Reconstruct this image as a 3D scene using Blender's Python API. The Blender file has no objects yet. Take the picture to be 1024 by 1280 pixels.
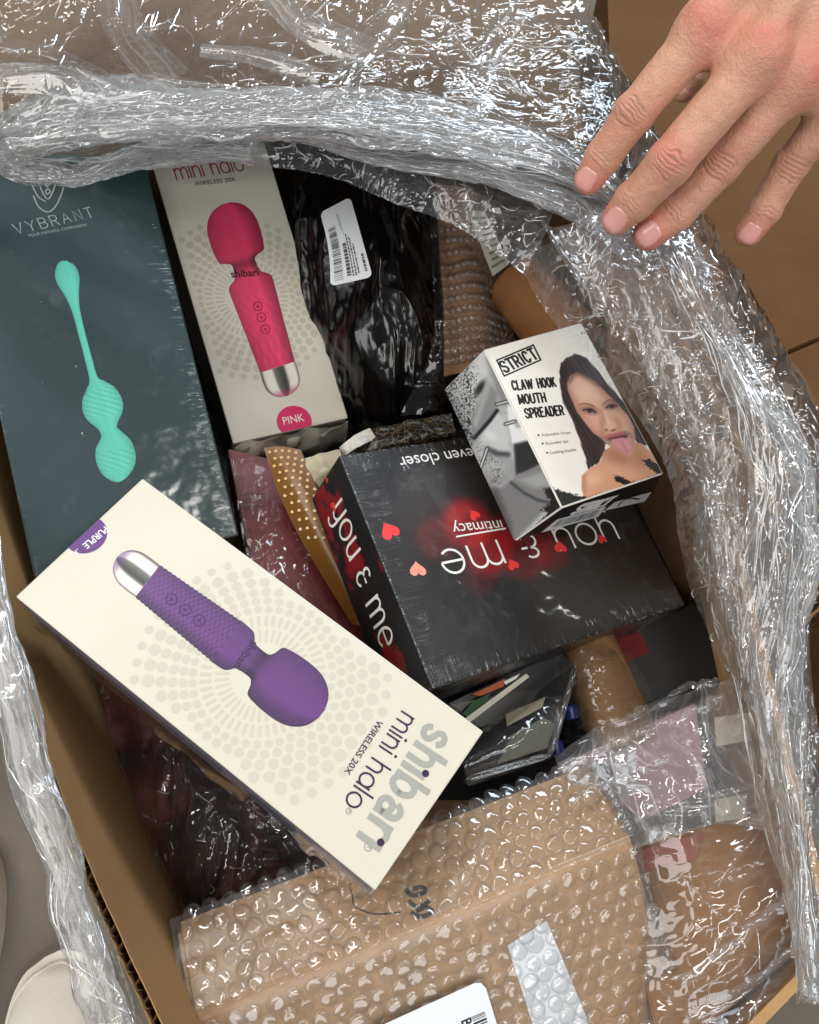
import bpy, bmesh, math, random
import numpy as np
from mathutils import Matrix, Vector

SC = bpy.context.scene
COL = SC.collection
R = math.radians
random.seed(7)

# ------------------------------------------------------------------ camera, world, lamps
FPX, TILT, HC = 1025.0, R(25), 0.90          # focal length in photo pixels, tilt off straight down, height
camd = bpy.data.cameras.new('camera')
camd.sensor_fit = 'VERTICAL'; camd.sensor_height = 24.0
camd.lens = FPX / 1280 * 24.0
camd.clip_start = 0.01; camd.clip_end = 100
cam = bpy.data.objects.new('camera', camd); COL.objects.link(cam)
cam.location = (0, 0, HC); cam.rotation_euler = (TILT, 0, 0)
SC.camera = cam

world = bpy.data.worlds.new('World'); SC.world = world; world.use_nodes = True
bg = world.node_tree.nodes['Background']
bg.inputs[0].default_value = (1.0, .97, .93, 1); bg.inputs[1].default_value = 0.12

def area(name, loc, target, sx, sy, power, col):
    l = bpy.data.lights.new(name, 'AREA'); l.shape = 'RECTANGLE'; l.size = sx; l.size_y = sy
    l.energy = power; l.color = col
    o = bpy.data.objects.new(name, l); COL.objects.link(o); o.location = loc
    o.rotation_euler = (Vector(target) - Vector(loc)).to_track_quat('-Z', 'Y').to_euler()
    return o
area('door_light', (-1.7, 0.1, 2.6), (0, .25, .5), 2.0, 1.3, 36, (1.0, .98, .95))
area('window_light', (0.6, 2.1, 2.5), (0, .3, .5), 1.4, .45, 42, (.76, .88, 1.0))
area('front_light', (0.5, -1.9, 2.0), (0.05, .1, .45), 1.6, .8, 19, (.86, .93, 1.0))
for _x, _y, _z, _tw in ((0.75, -0.55, 2.3, 0), (-0.5, 1.0, 2.4, 0), (1.5, 0.6, 2.2, 1), (0.2, -1.3, 2.3, 0)):
    area('glint_strip', (_x, _y, _z), (0.05, .25, .5), .05 if _tw else 1.2, 1.2 if _tw else .05, 8.5, (1.0, .98, .94))  # added strip lamps, there to draw glints on the film

SC.view_settings.view_transform = 'Standard'; SC.view_settings.look = 'None'
SC.view_settings.exposure = 0.05; SC.view_settings.gamma = 1.0
SC.view_settings.use_curve_mapping = False
SC.cycles.use_denoising = True; SC.cycles.use_adaptive_sampling = True; SC.cycles.adaptive_threshold = .025; SC.cycles.adaptive_min_samples = 16
SC.cycles.max_bounces = 9; SC.cycles.transparent_max_bounces = 24
SC.cycles.glossy_bounces = 6; SC.cycles.diffuse_bounces = 2; SC.cycles.transmission_bounces = 4
SC.cycles.caustics_reflective = False; SC.cycles.caustics_refractive = False
SC.cycles.sample_clamp_indirect = 6.0

# ------------------------------------------------------------------ camera geometry helpers (photo pixel -> place)
CX = np.array([1., 0, 0]); CU = np.array([0, math.cos(TILT), math.sin(TILT)])
CD = np.array([0, math.sin(TILT), -math.cos(TILT)]); CO = np.array([0, 0, HC])
def ray(px, py): return CD + (px - 512) / FPX * CX - (py - 640) / FPX * CU
def D(px, py, d): return CO + d * ray(px, py)
def P(px, py, z):
    r = ray(px, py); return CO + r * ((z - HC) / r[2])
def topix(W):
    W = np.asarray(W, float) - CO
    d = W @ CD
    return np.stack([512 + FPX * (W @ CX) / d, 640 - FPX * (W @ CU) / d], -1)
def rvM(rv, t):
    th = math.sqrt(sum(a * a for a in rv))
    M = Matrix.Rotation(th, 4, Vector(rv).normalized()); M.translation = Vector(t); return M
def npM(M): return np.array([list(r) for r in M])

# ------------------------------------------------------------------ noise (numpy)
def _hash(ix, iy, iz, s):
    h = (ix.astype(np.int64) * 374761393 + iy.astype(np.int64) * 668265263 + iz.astype(np.int64) * 2147483647 + s * 974711) & 0xffffffff
    h = ((h ^ (h >> 13)) * 1274126177) & 0xffffffff
    h = ((h ^ (h >> 16)) * 2246822519) & 0xffffffff
    return ((h ^ (h >> 15)) & 0xffff) / 65535.0 * 2 - 1
def noise(x, y, z=None, s=0):
    x = np.asarray(x, float); y = np.asarray(y, float); z = np.zeros_like(x) if z is None else np.asarray(z, float)
    x, y, z = np.broadcast_arrays(x, y, z)
    ix, iy, iz = np.floor(x), np.floor(y), np.floor(z)
    f = lambda t: t * t * t * (t * (6 * t - 15) + 10)
    fx, fy, fz = f(x - ix), f(y - iy), f(z - iz)
    r = 0
    for a in (0, 1):
        for b in (0, 1):
            for c in (0, 1):
                r = r + _hash(ix + a, iy + b, iz + c, s) * (fx if a else 1 - fx) * (fy if b else 1 - fy) * (fz if c else 1 - fz)
    return r
def fbm(x, y, z=None, s=0, o=4):
    t = 0; a = 1.0
    for k in range(o):
        f = 2.03 ** k
        t = t + a * noise(np.asarray(x) * f, np.asarray(y) * f, None if z is None else np.asarray(z) * f, s + k); a *= .5
    return t
def ridge(x, y, s=0, o=3):
    t = 0; a = 1.0
    for k in range(o):
        f = 2.1 ** k
        t = t + a * (1 - np.abs(noise(np.asarray(x) * f, np.asarray(y) * f, None, s + k))) ** 2; a *= .5
    return t
def sstep(a, b, x):
    t = np.clip((x - a) / (b - a), 0, 1); return t * t * (3 - 2 * t)

# ------------------------------------------------------------------ materials
def lin(c):
    c = np.asarray(c, float) / 255.0
    return np.where(c <= .04045, c / 12.92, ((c + .055) / 1.055) ** 2.4)
def rgb(*c): return tuple(lin(c)) + (1.0,)
class NT:
    def __init__(s, name):
        s.m = bpy.data.materials.new(name); s.m.use_nodes = True
        s.t = s.m.node_tree; s.n = s.t.nodes; s.l = s.t.links
        s.n.clear(); s.out = s.n.new('ShaderNodeOutputMaterial')
    def N(s, typ, ins=None, **kw):
        n = s.n.new(typ)
        for k, v in kw.items(): setattr(n, k, v)
        for k, v in (ins or {}).items(): s.put(n.inputs[k], v)
        return n
    def put(s, sock, v):
        if isinstance(v, bpy.types.NodeSocket): s.l.new(v, sock)
        else: sock.default_value = v
    def math(s, op, a, b=0.0, clamp=False):
        n = s.n.new('ShaderNodeMath'); n.operation = op; n.use_clamp = clamp
        s.put(n.inputs[0], a); s.put(n.inputs[1], b); return n.outputs[0]
    def ramp(s, fac, pts):
        n = s.n.new('ShaderNodeValToRGB'); s.put(n.inputs[0], fac)
        e = n.color_ramp.elements
        while len(e) < len(pts): e.new(.5)
        for k, (p, c) in enumerate(pts):
            e[k].position = p; e[k].color = c if len(c) == 4 else tuple(c) + (1,)
        return n.outputs[0]
    def mixc(s, fac, a, b, blend='MIX'):
        n = s.n.new('ShaderNodeMix'); n.data_type = 'RGBA'; n.blend_type = blend
        s.put(n.inputs[0], fac); s.put(n.inputs[6], a); s.put(n.inputs[7], b); return n.outputs[2]
    def coord(s, which='Object', scale=(1, 1, 1), rot=(0, 0, 0)):
        c = s.N('ShaderNodeTexCoord'); m = s.N('ShaderNodeMapping')
        m.inputs['Scale'].default_value = scale; m.inputs['Rotation'].default_value = rot
        s.l.new(c.outputs[which], m.inputs[0]); return m.outputs[0]
    def noise(s, vec, scale, detail=3, rough=.55, typ='FBM', dist=0.0):
        n = s.N('ShaderNodeTexNoise', {'Scale': scale, 'Detail': detail, 'Roughness': rough, 'Distortion': dist})
        n.noise_type = typ; n.normalize = True if typ == 'FBM' else False
        s.l.new(vec, n.inputs['Vector']); return n.outputs['Fac']
    def bump(s, h, dist, strength=1.0, normal=None):
        b = s.N('ShaderNodeBump', {'Strength': strength, 'Distance': dist}); s.put(b.inputs['Height'], h)
        if normal is not None: s.put(b.inputs['Normal'], normal)
        return b.outputs[0]
    def bsdf(s, **ins):
        b = s.n.new('ShaderNodeBsdfPrincipled')
        for k, v in ins.items(): s.put(b.inputs[k.replace('_', ' ')], v)
        s.l.new(b.outputs[0], s.out.inputs[0]); return b

def mat_ink(name, c, rough=.4, spec=.4):
    t = NT(name); v = t.coord()
    n = t.noise(v, 900, 2)
    col = t.mixc(t.math('MULTIPLY', n, .12), c, (c[0] * .7, c[1] * .7, c[2] * .7, 1))
    t.bsdf(Base_Color=col, Roughness=rough, Specular_IOR_Level=spec); return t.m
def mat_paper(name, c, rough=.38, coat=0.15, scuff=.10, dark=None):
    """coated carton board with faint mottling and scuffs"""
    t = NT(name); v = t.coord()
    n = t.noise(v, 35, 5); f = t.noise(v, 1400, 2)
    sc = t.ramp(t.noise(v, 55, 8, .75), [(.56, (0, 0, 0)), (.72, (1, 1, 1))])
    dk = dark or (c[0] * .72, c[1] * .68, c[2] * .60, 1)
    col = t.mixc(t.math('MULTIPLY', sc, scuff), c, dk)
    col = t.mixc(t.math('MULTIPLY', n, .12), col, dk)
    rg = t.math('ADD', t.math('MULTIPLY', n, .2), rough - .1)
    t.bsdf(Base_Color=col, Roughness=rg, Coat_Weight=coat, Coat_Roughness=.22, Normal=t.bump(t.math('ADD', t.math('MULTIPLY', f, .25), n), .0006, .35))
    return t.m
def mat_print(name, rough=.45, coat=0.08, scuff=0.0):
    """reads the printed colours of a flat print stored on its vertices"""
    t = NT(name); v = t.coord()
    a = t.N('ShaderNodeAttribute', attribute_name='Col')
    n = t.noise(v, 60, 4)
    col = t.mixc(t.math('MULTIPLY', n, .10), a.outputs['Color'], (.05, .05, .05, 1))
    t.bsdf(Base_Color=col, Roughness=rough, Coat_Weight=coat, Coat_Roughness=.2,
           Normal=t.bump(n, .0006, .3)); return t.m
def mat_shrink(name, c, hw, hh, attr=False, amount=1.0, patch=.8):
    """dark carton in tight shrink film: film puckers run in from the edges (half sizes hw, hh)"""
    t = NT(name); tc = t.N('ShaderNodeTexCoord'); sx = t.N('ShaderNodeSeparateXYZ'); t.l.new(tc.outputs['Object'], sx.inputs[0])
    ex = t.math('SUBTRACT', hw, t.math('ABSOLUTE', sx.outputs[0]))
    ey = t.math('SUBTRACT', hh, t.math('ABSOLUTE', sx.outputs[1]))
    def pucker(e, other, seed, reach):
        mp = t.N('ShaderNodeCombineXYZ', {0: t.math('MULTIPLY', e, 28.0), 1: t.math('MULTIPLY', other, 330.0), 2: seed})
        n = t.noise(mp.outputs[0], 1.0, 3, .6, dist=.6)
        k = t.math('SUBTRACT', 1.0, t.math('DIVIDE', e, reach), True)
        return t.math('MULTIPLY', n, t.math('POWER', k, 2.0))
    h = t.math('ADD', pucker(ex, sx.outputs[1], 3.1, .030), pucker(ey, sx.outputs[0], 7.7, .022))
    v = t.coord()
    soft = t.noise(v, 22, 3, .5)
    hh_ = t.math('ADD', h, t.math('MULTIPLY', soft, patch))
    fine = t.noise(v, 55, 6, .7, 'RIDGED_MULTIFRACTAL')
    hh_ = t.math('ADD', hh_, t.math('MULTIPLY', fine, .03))
    base = c
    if attr: base = t.N('ShaderNodeAttribute', attribute_name='Col').outputs['Color']
    dust = t.ramp(t.noise(v, 38, 8, .75), [(.56, (0, 0, 0)), (.74, (1, 1, 1))])
    base = t.mixc(t.math('MULTIPLY', dust, .10), base, (.45, .47, .47, 1))
    n = t.bump(hh_, .0035 * amount, .8)
    t.bsdf(Base_Color=base, Roughness=.45, Coat_Weight=1.0, Coat_Roughness=.13, Coat_IOR=1.55, Coat_Normal=n)
    return t.m
def mat_film(name, white=.10, fres=1.0, base=.0, fmax=.5, rough=.06, low=.15):
    """clear polythene: see-through, with sharp reflections and a milky scatter on the creases (creases are modelled; their amount is stored on the mesh)"""
    t = NT(name)
    a = t.N('ShaderNodeAttribute', attribute_name='Col')
    lw = t.N('ShaderNodeFresnel', {'IOR': 1.45})
    fac = t.math('MINIMUM', t.math('ADD', t.math('MULTIPLY', lw.outputs[0], fres), base), fmax)
    tr = t.N('ShaderNodeBsdfTransparent', {'Color': (.985, .985, .985, 1)})
    gl = t.N('ShaderNodeBsdfGlossy', {'Color': (1, 1, 1, 1), 'Roughness': rough})
    tl = t.N('ShaderNodeBsdfTranslucent', {'Color': (.92, .93, .94, 1)})
    df = t.N('ShaderNodeBsdfDiffuse', {'Color': (.92, .93, .94, 1)})
    dm = t.N('ShaderNodeMixShader', {0: .4}); t.l.new(df.outputs[0], dm.inputs[1]); t.l.new(tl.outputs[0], dm.inputs[2])
    sp = t.N('ShaderNodeSeparateColor'); t.l.new(a.outputs['Color'], sp.inputs[0])
    wf = t.math('ADD', t.math('MULTIPLY', sp.outputs[0], white), white * low, True)
    m1 = t.N('ShaderNodeMixShader'); t.put(m1.inputs[0], wf); t.l.new(tr.outputs[0], m1.inputs[1]); t.l.new(dm.outputs[0], m1.inputs[2])
    m2 = t.N('ShaderNodeMixShader'); t.put(m2.inputs[0], fac); t.l.new(m1.outputs[0], m2.inputs[1]); t.l.new(gl.outputs[0], m2.inputs[2])
    t.l.new(m2.outputs[0], t.out.inputs[0]); return t.m
def mat_kraft(name, c=(176, 138, 96), lines=None, axis=0):
    t = NT(name); v = t.coord()
    f = t.noise(t.coord('Object', (1, 1, 1)), 320, 5, .7); n = t.noise(v, 14, 5, .6)
    c0 = rgb(*c); c1 = tuple(x * .66 for x in c0[:3]) + (1,)
    col = t.mixc(t.math('MULTIPLY', t.math('ADD', f, n), .5), c0, c1)
    fib = t.noise(t.coord('Object', (40, 420, 420), (0, 0, .5)), 1.0, 3, .6)
    col = t.mixc(t.math('MULTIPLY', t.ramp(fib, [(.52, (0, 0, 0)), (.70, (1, 1, 1))]), .28), col, c1)
    stain = t.ramp(t.noise(v, 7, 6, .65), [(.50, (0, 0, 0)), (.66, (1, 1, 1))])
    col = t.mixc(t.math('MULTIPLY', stain, .30), col, tuple(x * .5 for x in c0[:3]) + (1,))
    h = t.math('ADD', t.math('MULTIPLY', f, .3), t.math('MULTIPLY', fib, .5))
    if lines:
        w = t.N('ShaderNodeTexWave', {'Scale': lines, 'Distortion': .15, 'Detail': 1.0}); w.bands_direction = 'XYZ'[axis]
        t.l.new(v, w.inputs['Vector'])
        h = t.math('ADD', h, t.math('MULTIPLY', w.outputs['Fac'], .06))
        col = t.mixc(t.math('MULTIPLY', t.ramp(w.outputs['Fac'], [(.0, (1, 1, 1)), (.10, (0, 0, 0))]), .10), col, c1)
    t.bsdf(Base_Color=col, Roughness=.78, Specular_IOR_Level=.25, Normal=t.bump(h, .0008, .5)); return t.m
def mat_bag(name, c, rough=.22, bump=.006, scale=30):
    t = NT(name); v = t.coord()
    n = t.noise(v, scale, 5, .55, 'RIDGED_MULTIFRACTAL', .5); k = t.noise(v, 12, 2)
    col = t.mixc(k, c, (c[0] * .6, c[1] * .6, c[2] * .6, 1))
    t.bsdf(Base_Color=col, Roughness=rough, Specular_IOR_Level=.6, Normal=t.bump(t.math('ADD', t.math('MULTIPLY', n, .4), k), bump, .7)); return t.m

M_CREAM = mat_paper('cream_carton', rgb(208, 202, 184), scuff=.16)
M_CREAM2 = mat_paper('scuffed_cream_carton', rgb(216, 210, 194), scuff=.32)
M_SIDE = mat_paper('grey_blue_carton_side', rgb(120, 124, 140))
M_DOT = mat_ink('pattern_ink', rgb(196, 190, 172), .45)
M_INKGREY = mat_ink('grey_lettering_ink', rgb(158, 158, 148))
M_INKPURPLE = mat_ink('dark_purple_ink', rgb(52, 36, 66))
M_SEALPURPLE = mat_ink('seal_purple_ink', rgb(98, 58, 120))
M_SEALPINK = mat_ink('seal_pink_ink', rgb(214, 40, 100))
M_WHITEINK = mat_ink('white_ink', rgb(236, 234, 228))
M_BLACKINK = mat_ink('black_ink', rgb(18, 17, 18))
M_SILVERINK = mat_ink('silver_ink', rgb(176, 180, 176), .25, .8)
M_MAROON = mat_ink('crimson_lettering_ink', rgb(150, 34, 70))
M_HEART = mat_ink('heart_red_ink', rgb(226, 62, 58))
M_HEART2 = mat_ink('heart_coral_ink', rgb(244, 150, 128))
M_PRINT = mat_print('printed_picture')
M_LABEL = mat_paper('white_label_paper', rgb(232, 234, 236), rough=.3, scuff=.04)
M_KRAFT = mat_kraft('kraft_board')
M_KRAFTWALL = mat_kraft('kraft_wall_board', (190, 148, 100))
M_KRAFTDARK = mat_kraft('kraft_board_aged', (150, 104, 56))
M_KRAFTGREY = mat_kraft('kraft_board_grey', (126, 104, 82))
M_FILM = mat_film('stretch_film', white=.07, base=.015, fres=1.0, rough=.045, fmax=.7, low=.25)
M_FILMR = mat_film('stretch_film_bunched', white=.26, base=.03, fres=1.0, rough=.06, fmax=.6, low=.35)
M_PLEAT = mat_film('stretch_film_pleated', white=.36, base=.05, fres=1.2, rough=.06, fmax=.7, low=.25)
M_FILMV = mat_film('stretch_film_veil', white=.14, base=.02, fres=1.0, fmax=.7, rough=.045, low=.25)
M_FILMS = mat_film('stretch_film_pulled', white=.18, base=.02, fmax=.7, rough=.05)
M_CLEAR = mat_film('clear_bag_film', white=.04, base=.02, rough=.04)
M_BUBBLE = mat_film('bubble_film', white=.22, base=.02, rough=.06, fres=1.2, low=.10, fmax=.5)
M_GLINT = mat_film('film_crease', white=.45, base=.16, fres=1.8, fmax=.8, rough=.08, low=1.0)  # whitish film for the bright glint lines added on the sheets
M_BLACKBAG = mat_bag('black_poly_bag', rgb(11, 11, 12), .2, .0015, 18)
M_DARKRED = mat_bag('dark_red_wrap', rgb(86, 14, 22), .2, .004)
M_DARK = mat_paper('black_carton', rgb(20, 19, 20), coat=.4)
M_GOLD = mat_paper('gold_brown_band', rgb(128, 84, 30), .3)
M_GOLDDOT = mat_ink('gold_dot_ink', rgb(206, 164, 92), .25, .8)

# ------------------------------------------------------------------ object helpers
WM = {}
def thing(name, label, cat, M=None, group=None):
    o = bpy.data.objects.new(name, None); COL.objects.link(o)
    o.empty_display_size = .02
    WM[o.name] = M if M is not None else Matrix.Identity(4)
    o['label'] = label; o['category'] = cat
    if group: o['group'] = group
    return o
def mesh_obj(name, verts, faces, mat, parent=None, smooth=False, uv=None, world=False, col=None, kind=None, label=None):
    verts = np.asarray(verts, float)
    if world and parent is not None:
        pr = parent
        while pr.parent is not None: pr = pr.parent
        Mi = npM(WM[pr.name].inverted()); verts = verts @ Mi[:3, :3].T + Mi[:3, 3]
    me = bpy.data.meshes.new(name)
    if isinstance(faces, np.ndarray):
        nf, k = faces.shape
        me.vertices.add(len(verts)); me.vertices.foreach_set('co', verts.ravel())
        me.loops.add(nf * k); me.loops.foreach_set('vertex_index', faces.ravel().astype(np.int32))
        me.polygons.add(nf); me.polygons.foreach_set('loop_start', np.arange(nf, dtype=np.int32) * k)
        me.update(calc_edges=True)
    else:
        me.from_pydata([tuple(v) for v in verts], [], [tuple(f) for f in faces]); me.update()
    if smooth: me.polygons.foreach_set('use_smooth', np.ones(len(me.polygons), bool))
    if uv is not None:
        l = me.uv_layers.new(name='UVMap'); vi = np.zeros(len(me.loops), np.int32); me.loops.foreach_get('vertex_index', vi)
        l.data.foreach_set('uv', np.asarray(uv, float)[vi].ravel())
    if col is not None:
        a = me.color_attributes.new('Col', 'FLOAT_COLOR', 'POINT')
        c = np.ones((len(verts), 4)); c[:, :3] = col; a.data.foreach_set('color', c.ravel())
    me.validate()
    me.materials.append(mat)
    o = bpy.data.objects.new(name, me); COL.objects.link(o)
    if parent is not None: o.parent = parent
    if kind: o['kind'] = kind
    if label: o['label'] = label
    return o
def setM(o, M): WM[o.name] = M; o.matrix_world = M
def bm_obj(name, bm, mat, parent=None, smooth=False):
    me = bpy.data.meshes.new(name); bm.to_mesh(me); bm.free()
    if smooth: me.polygons.foreach_set('use_smooth', np.ones(len(me.polygons), bool))
    for m in (mat if isinstance(mat, list) else [mat]): me.materials.append(m)
    o = bpy.data.objects.new(name, me); COL.objects.link(o)
    if parent is not None: o.parent = parent
    return o
def prism(poly, z0, z1, bev=.0012, jitter=0.0, cuts=0):
    """solid from a 2-D outline, bevelled"""
    bm = bmesh.new()
    lo = [bm.verts.new((x, y, z0)) for x, y in poly]; hi = [bm.verts.new((x, y, z1)) for x, y in poly]
    bm.faces.new(hi); bm.faces.new(lo[::-1]); n = len(poly)
    for i in range(n): bm.faces.new((lo[i], lo[(i + 1) % n], hi[(i + 1) % n], hi[i]))
    bmesh.ops.recalc_face_normals(bm, faces=bm.faces)
    if bev: bmesh.ops.bevel(bm, geom=list(bm.edges), offset=bev, segments=2, affect='EDGES', profile=.6)
    return bm
def rectp(x0, x1, y0, y1): return [(x0, y0), (x1, y0), (x1, y1), (x0, y1)]
def grid_faces(nu, nv):
    i = np.arange(nu - 1)[:, None] * nv + np.arange(nv - 1)[None, :]
    i = i.ravel(); return np.stack([i, i + nv, i + nv + 1, i + 1], 1)
def spline(pts, n):
    """Catmull-Rom resample of a list of points"""
    p = np.asarray(pts, float); p = np.vstack([2 * p[0] - p[1], p, 2 * p[-1] - p[-2]])
    t = np.linspace(0, len(pts) - 1 - 1e-9, n); k = t.astype(int); f = (t - k)[:, None]
    a, b, c, d = p[k], p[k + 1], p[k + 2], p[k + 3]
    return .5 * (2 * b + (c - a) * f + (2 * a - 5 * b + 4 * c - d) * f ** 2 + (3 * b - a - 3 * c + d) * f ** 3)

class Face:
    """a flat face of a thing, in the thing's own frame: origin o, axes x, y; prints lie on it"""
    def __init__(s, parent, M, o=(0, 0, 0), x=(1, 0, 0), y=(0, 1, 0)):
        s.p = parent; s.M = npM(M); s.o = np.array(o, float); s.x = np.array(x, float); s.y = np.array(y, float)
        s.n = np.cross(s.x, s.y); s.k = 0; s.b = .00010
    def local(s, a, b, lift=.0):
        a = np.asarray(a, float); b = np.asarray(b, float)
        return s.o + a[..., None] * s.x + b[..., None] * s.y + s.n * lift
    def world(s, L): return np.asarray(L) @ s.M[:3, :3].T + s.M[:3, 3]
    def px(s, q):
        q = np.atleast_2d(np.asarray(q, float))
        n = s.M[:3, :3] @ s.n; o = s.world(s.o); X = s.M[:3, :3] @ s.x; Y = s.M[:3, :3] @ s.y
        d = CD + (q[:, :1] - 512) / FPX * CX - (q[:, 1:] - 640) / FPX * CU
        t = ((o - CO) @ n) / (d @ n); w = CO + d * t[:, None] - o
        return np.stack([w @ X, w @ Y], 1)
    def lift(s): s.k += 1; return s.b + .000014 * s.k
    def poly(s, name, pts, mat, pixels=True, parent=None, lift=None):
        q = s.px(pts) if pixels else np.asarray(pts, float)
        A = .5 * np.sum(q[:, 0] * np.roll(q[:, 1], -1) - q[:, 1] * np.roll(q[:, 0], -1))
        if A < 0: q = q[::-1]
        L = s.local(q[:, 0], q[:, 1], lift or s.lift())
        return mesh_obj(name, L, [tuple(range(len(L)))], mat, parent or s.p)
    def polys(s, name, plist, mat, parent=None, lift=None):
        V = []; Fs = []; z = lift or s.lift()
        for q in plist:
            q = np.asarray(q, float)
            A = .5 * np.sum(q[:, 0] * np.roll(q[:, 1], -1) - q[:, 1] * np.roll(q[:, 0], -1))
            if A < 0: q = q[::-1]
            b = len(V); V += list(s.local(q[:, 0], q[:, 1], z)); Fs.append(tuple(range(b, b + len(q))))
        return mesh_obj(name, V, Fs, mat, parent or s.p)
    def text(s, name, txt, p0, p1, mat, h=1.0, bold=0.0, parent=None, pixels=True, shear=0.0):
        """lettering whose base line runs p0 -> p1; h = height scale relative to natural proportions"""
        a, b = (s.px([p0, p1]) if pixels else np.array([p0, p1], float))
        cu = bpy.data.curves.new('lettering', 'FONT'); cu.body = txt; cu.resolution_u = 3; cu.offset = bold; cu.shear = shear
        to = bpy.data.objects.new('lettering', cu); COL.objects.link(to)
        dg = bpy.context.evaluated_depsgraph_get(); me = bpy.data.meshes.new_from_object(to.evaluated_get(dg))
        bpy.data.objects.remove(to)
        v = np.array([x.co[:] for x in me.vertices]); fs = [tuple(f.vertices) for f in me.polygons]; bpy.data.meshes.remove(me)
        w = v[:, 0].max() - v[:, 0].min(); v[:, 0] -= v[:, 0].min()
        k = np.linalg.norm(b - a) / w; e = (b - a) / np.linalg.norm(b - a); u = np.array([-e[1], e[0]])
        q = a + v[:, :1] * k * e + v[:, 1:2] * k * h * u
        return mesh_obj(name, s.local(q[:, 0], q[:, 1], s.lift()), fs, mat, parent or s.p)
    def strokes(s, name, lines, width, mat, parent=None):
        """thin pen lines: list of polylines in face coordinates"""
        V = []; Fs = []; z = s.lift()
        for k, ln in enumerate(lines):
            q = np.asarray(ln, float)
            t = np.gradient(q, axis=0); t /= np.linalg.norm(t, axis=1)[:, None] + 1e-12
            q = q.copy(); q[0] -= t[0] * width * .3; q[-1] += t[-1] * width * .3
            n = np.stack([-t[:, 1], t[:, 0]], 1) * width / 2
            A = s.local(*(q + n).T, z + k * 2e-6); B = s.local(*(q - n).T, z + k * 2e-6); b = len(V)
            V += list(np.stack([B, A], 1).reshape(-1, 3))
            Fs += [(b + 2 * i, b + 2 * i + 2, b + 2 * i + 3, b + 2 * i + 1) for i in range(len(q) - 1)]
        return mesh_obj(name, V, Fs, mat, parent or s.p)
    def pen(s, name, txt, p0, p1, height_px_pt, mat, weight=.11, font=None, gap=.32, parent=None):
        """single-line round lettering from p0 to p1 (base line), height from a third pixel point"""
        a, b, c = s.px([p0, p1, height_px_pt]); L = np.linalg.norm(b - a); e = (b - a) / L; u = np.array([-e[1], e[0]])
        H = abs((c - a) @ u); lines = []; x = 0
        for ch in txt:
            g, w = PEN[ch]
            for l in g: lines.append(np.asarray(l) + [x, 0])
            x += w + gap
        x -= gap; kx = L / x
        out = [a + l[:, :1] * kx * e + l[:, 1:] * H * u for l in lines]
        return s.strokes(name, out, H * weight, mat, parent)
    def picture(s, name, x0, x1, y0, y1, nx, ny, fn, mat=None, clip=None, parent=None, lift=None):
        a, b = np.meshgrid(np.linspace(x0, x1, nx), np.linspace(y0, y1, ny), indexing='ij'); a = a.ravel(); b = b.ravel()
        L = s.local(a, b, lift or s.lift()); q = topix(s.world(L))
        c = lin(np.clip(fn(q[:, 0], q[:, 1], a, b), 0, 255)); f = grid_faces(nx, ny)
        return mesh_obj(name, L, f, mat or M_PRINT, parent or s.p, col=c)
    def stalk(s, name, path, colfn, nt=15, sub=6, mat=None, parent=None):
        """flat printed silhouette along a pixel path: rows of (px, py, half width px)"""
        p = spline(path, len(path) * sub); t = np.gradient(p[:, :2], axis=0); t /= np.linalg.norm(t, axis=1)[:, None] + 1e-9
        n = np.stack([-t[:, 1], t[:, 0]], 1); tt = np.linspace(-1, 1, nt)
        q = p[:, None, :2] + n[:, None, :] * (np.maximum(p[:, 2], .3)[:, None] * tt[None, :])[..., None]
        sv = np.concatenate([[0], np.cumsum(np.linalg.norm(np.diff(p[:, :2], axis=0), axis=1))])
        S, Tt = np.meshgrid(sv, tt, indexing='ij')
        l = s.px(q.reshape(-1, 2)); L = s.local(l[:, 0], l[:, 1], s.lift())
        c = lin(np.clip(colfn(S.ravel(), Tt.ravel()), 0, 255)); f = grid_faces(len(p), nt)
        v = L[f[0]]
        if np.dot(np.cross(v[1] - v[0], v[2] - v[0]), s.n) < 0: f = f[:, ::-1]
        return mesh_obj(name, L, np.ascontiguousarray(f), mat or M_PRINT, parent or s.p, col=c)

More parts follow.
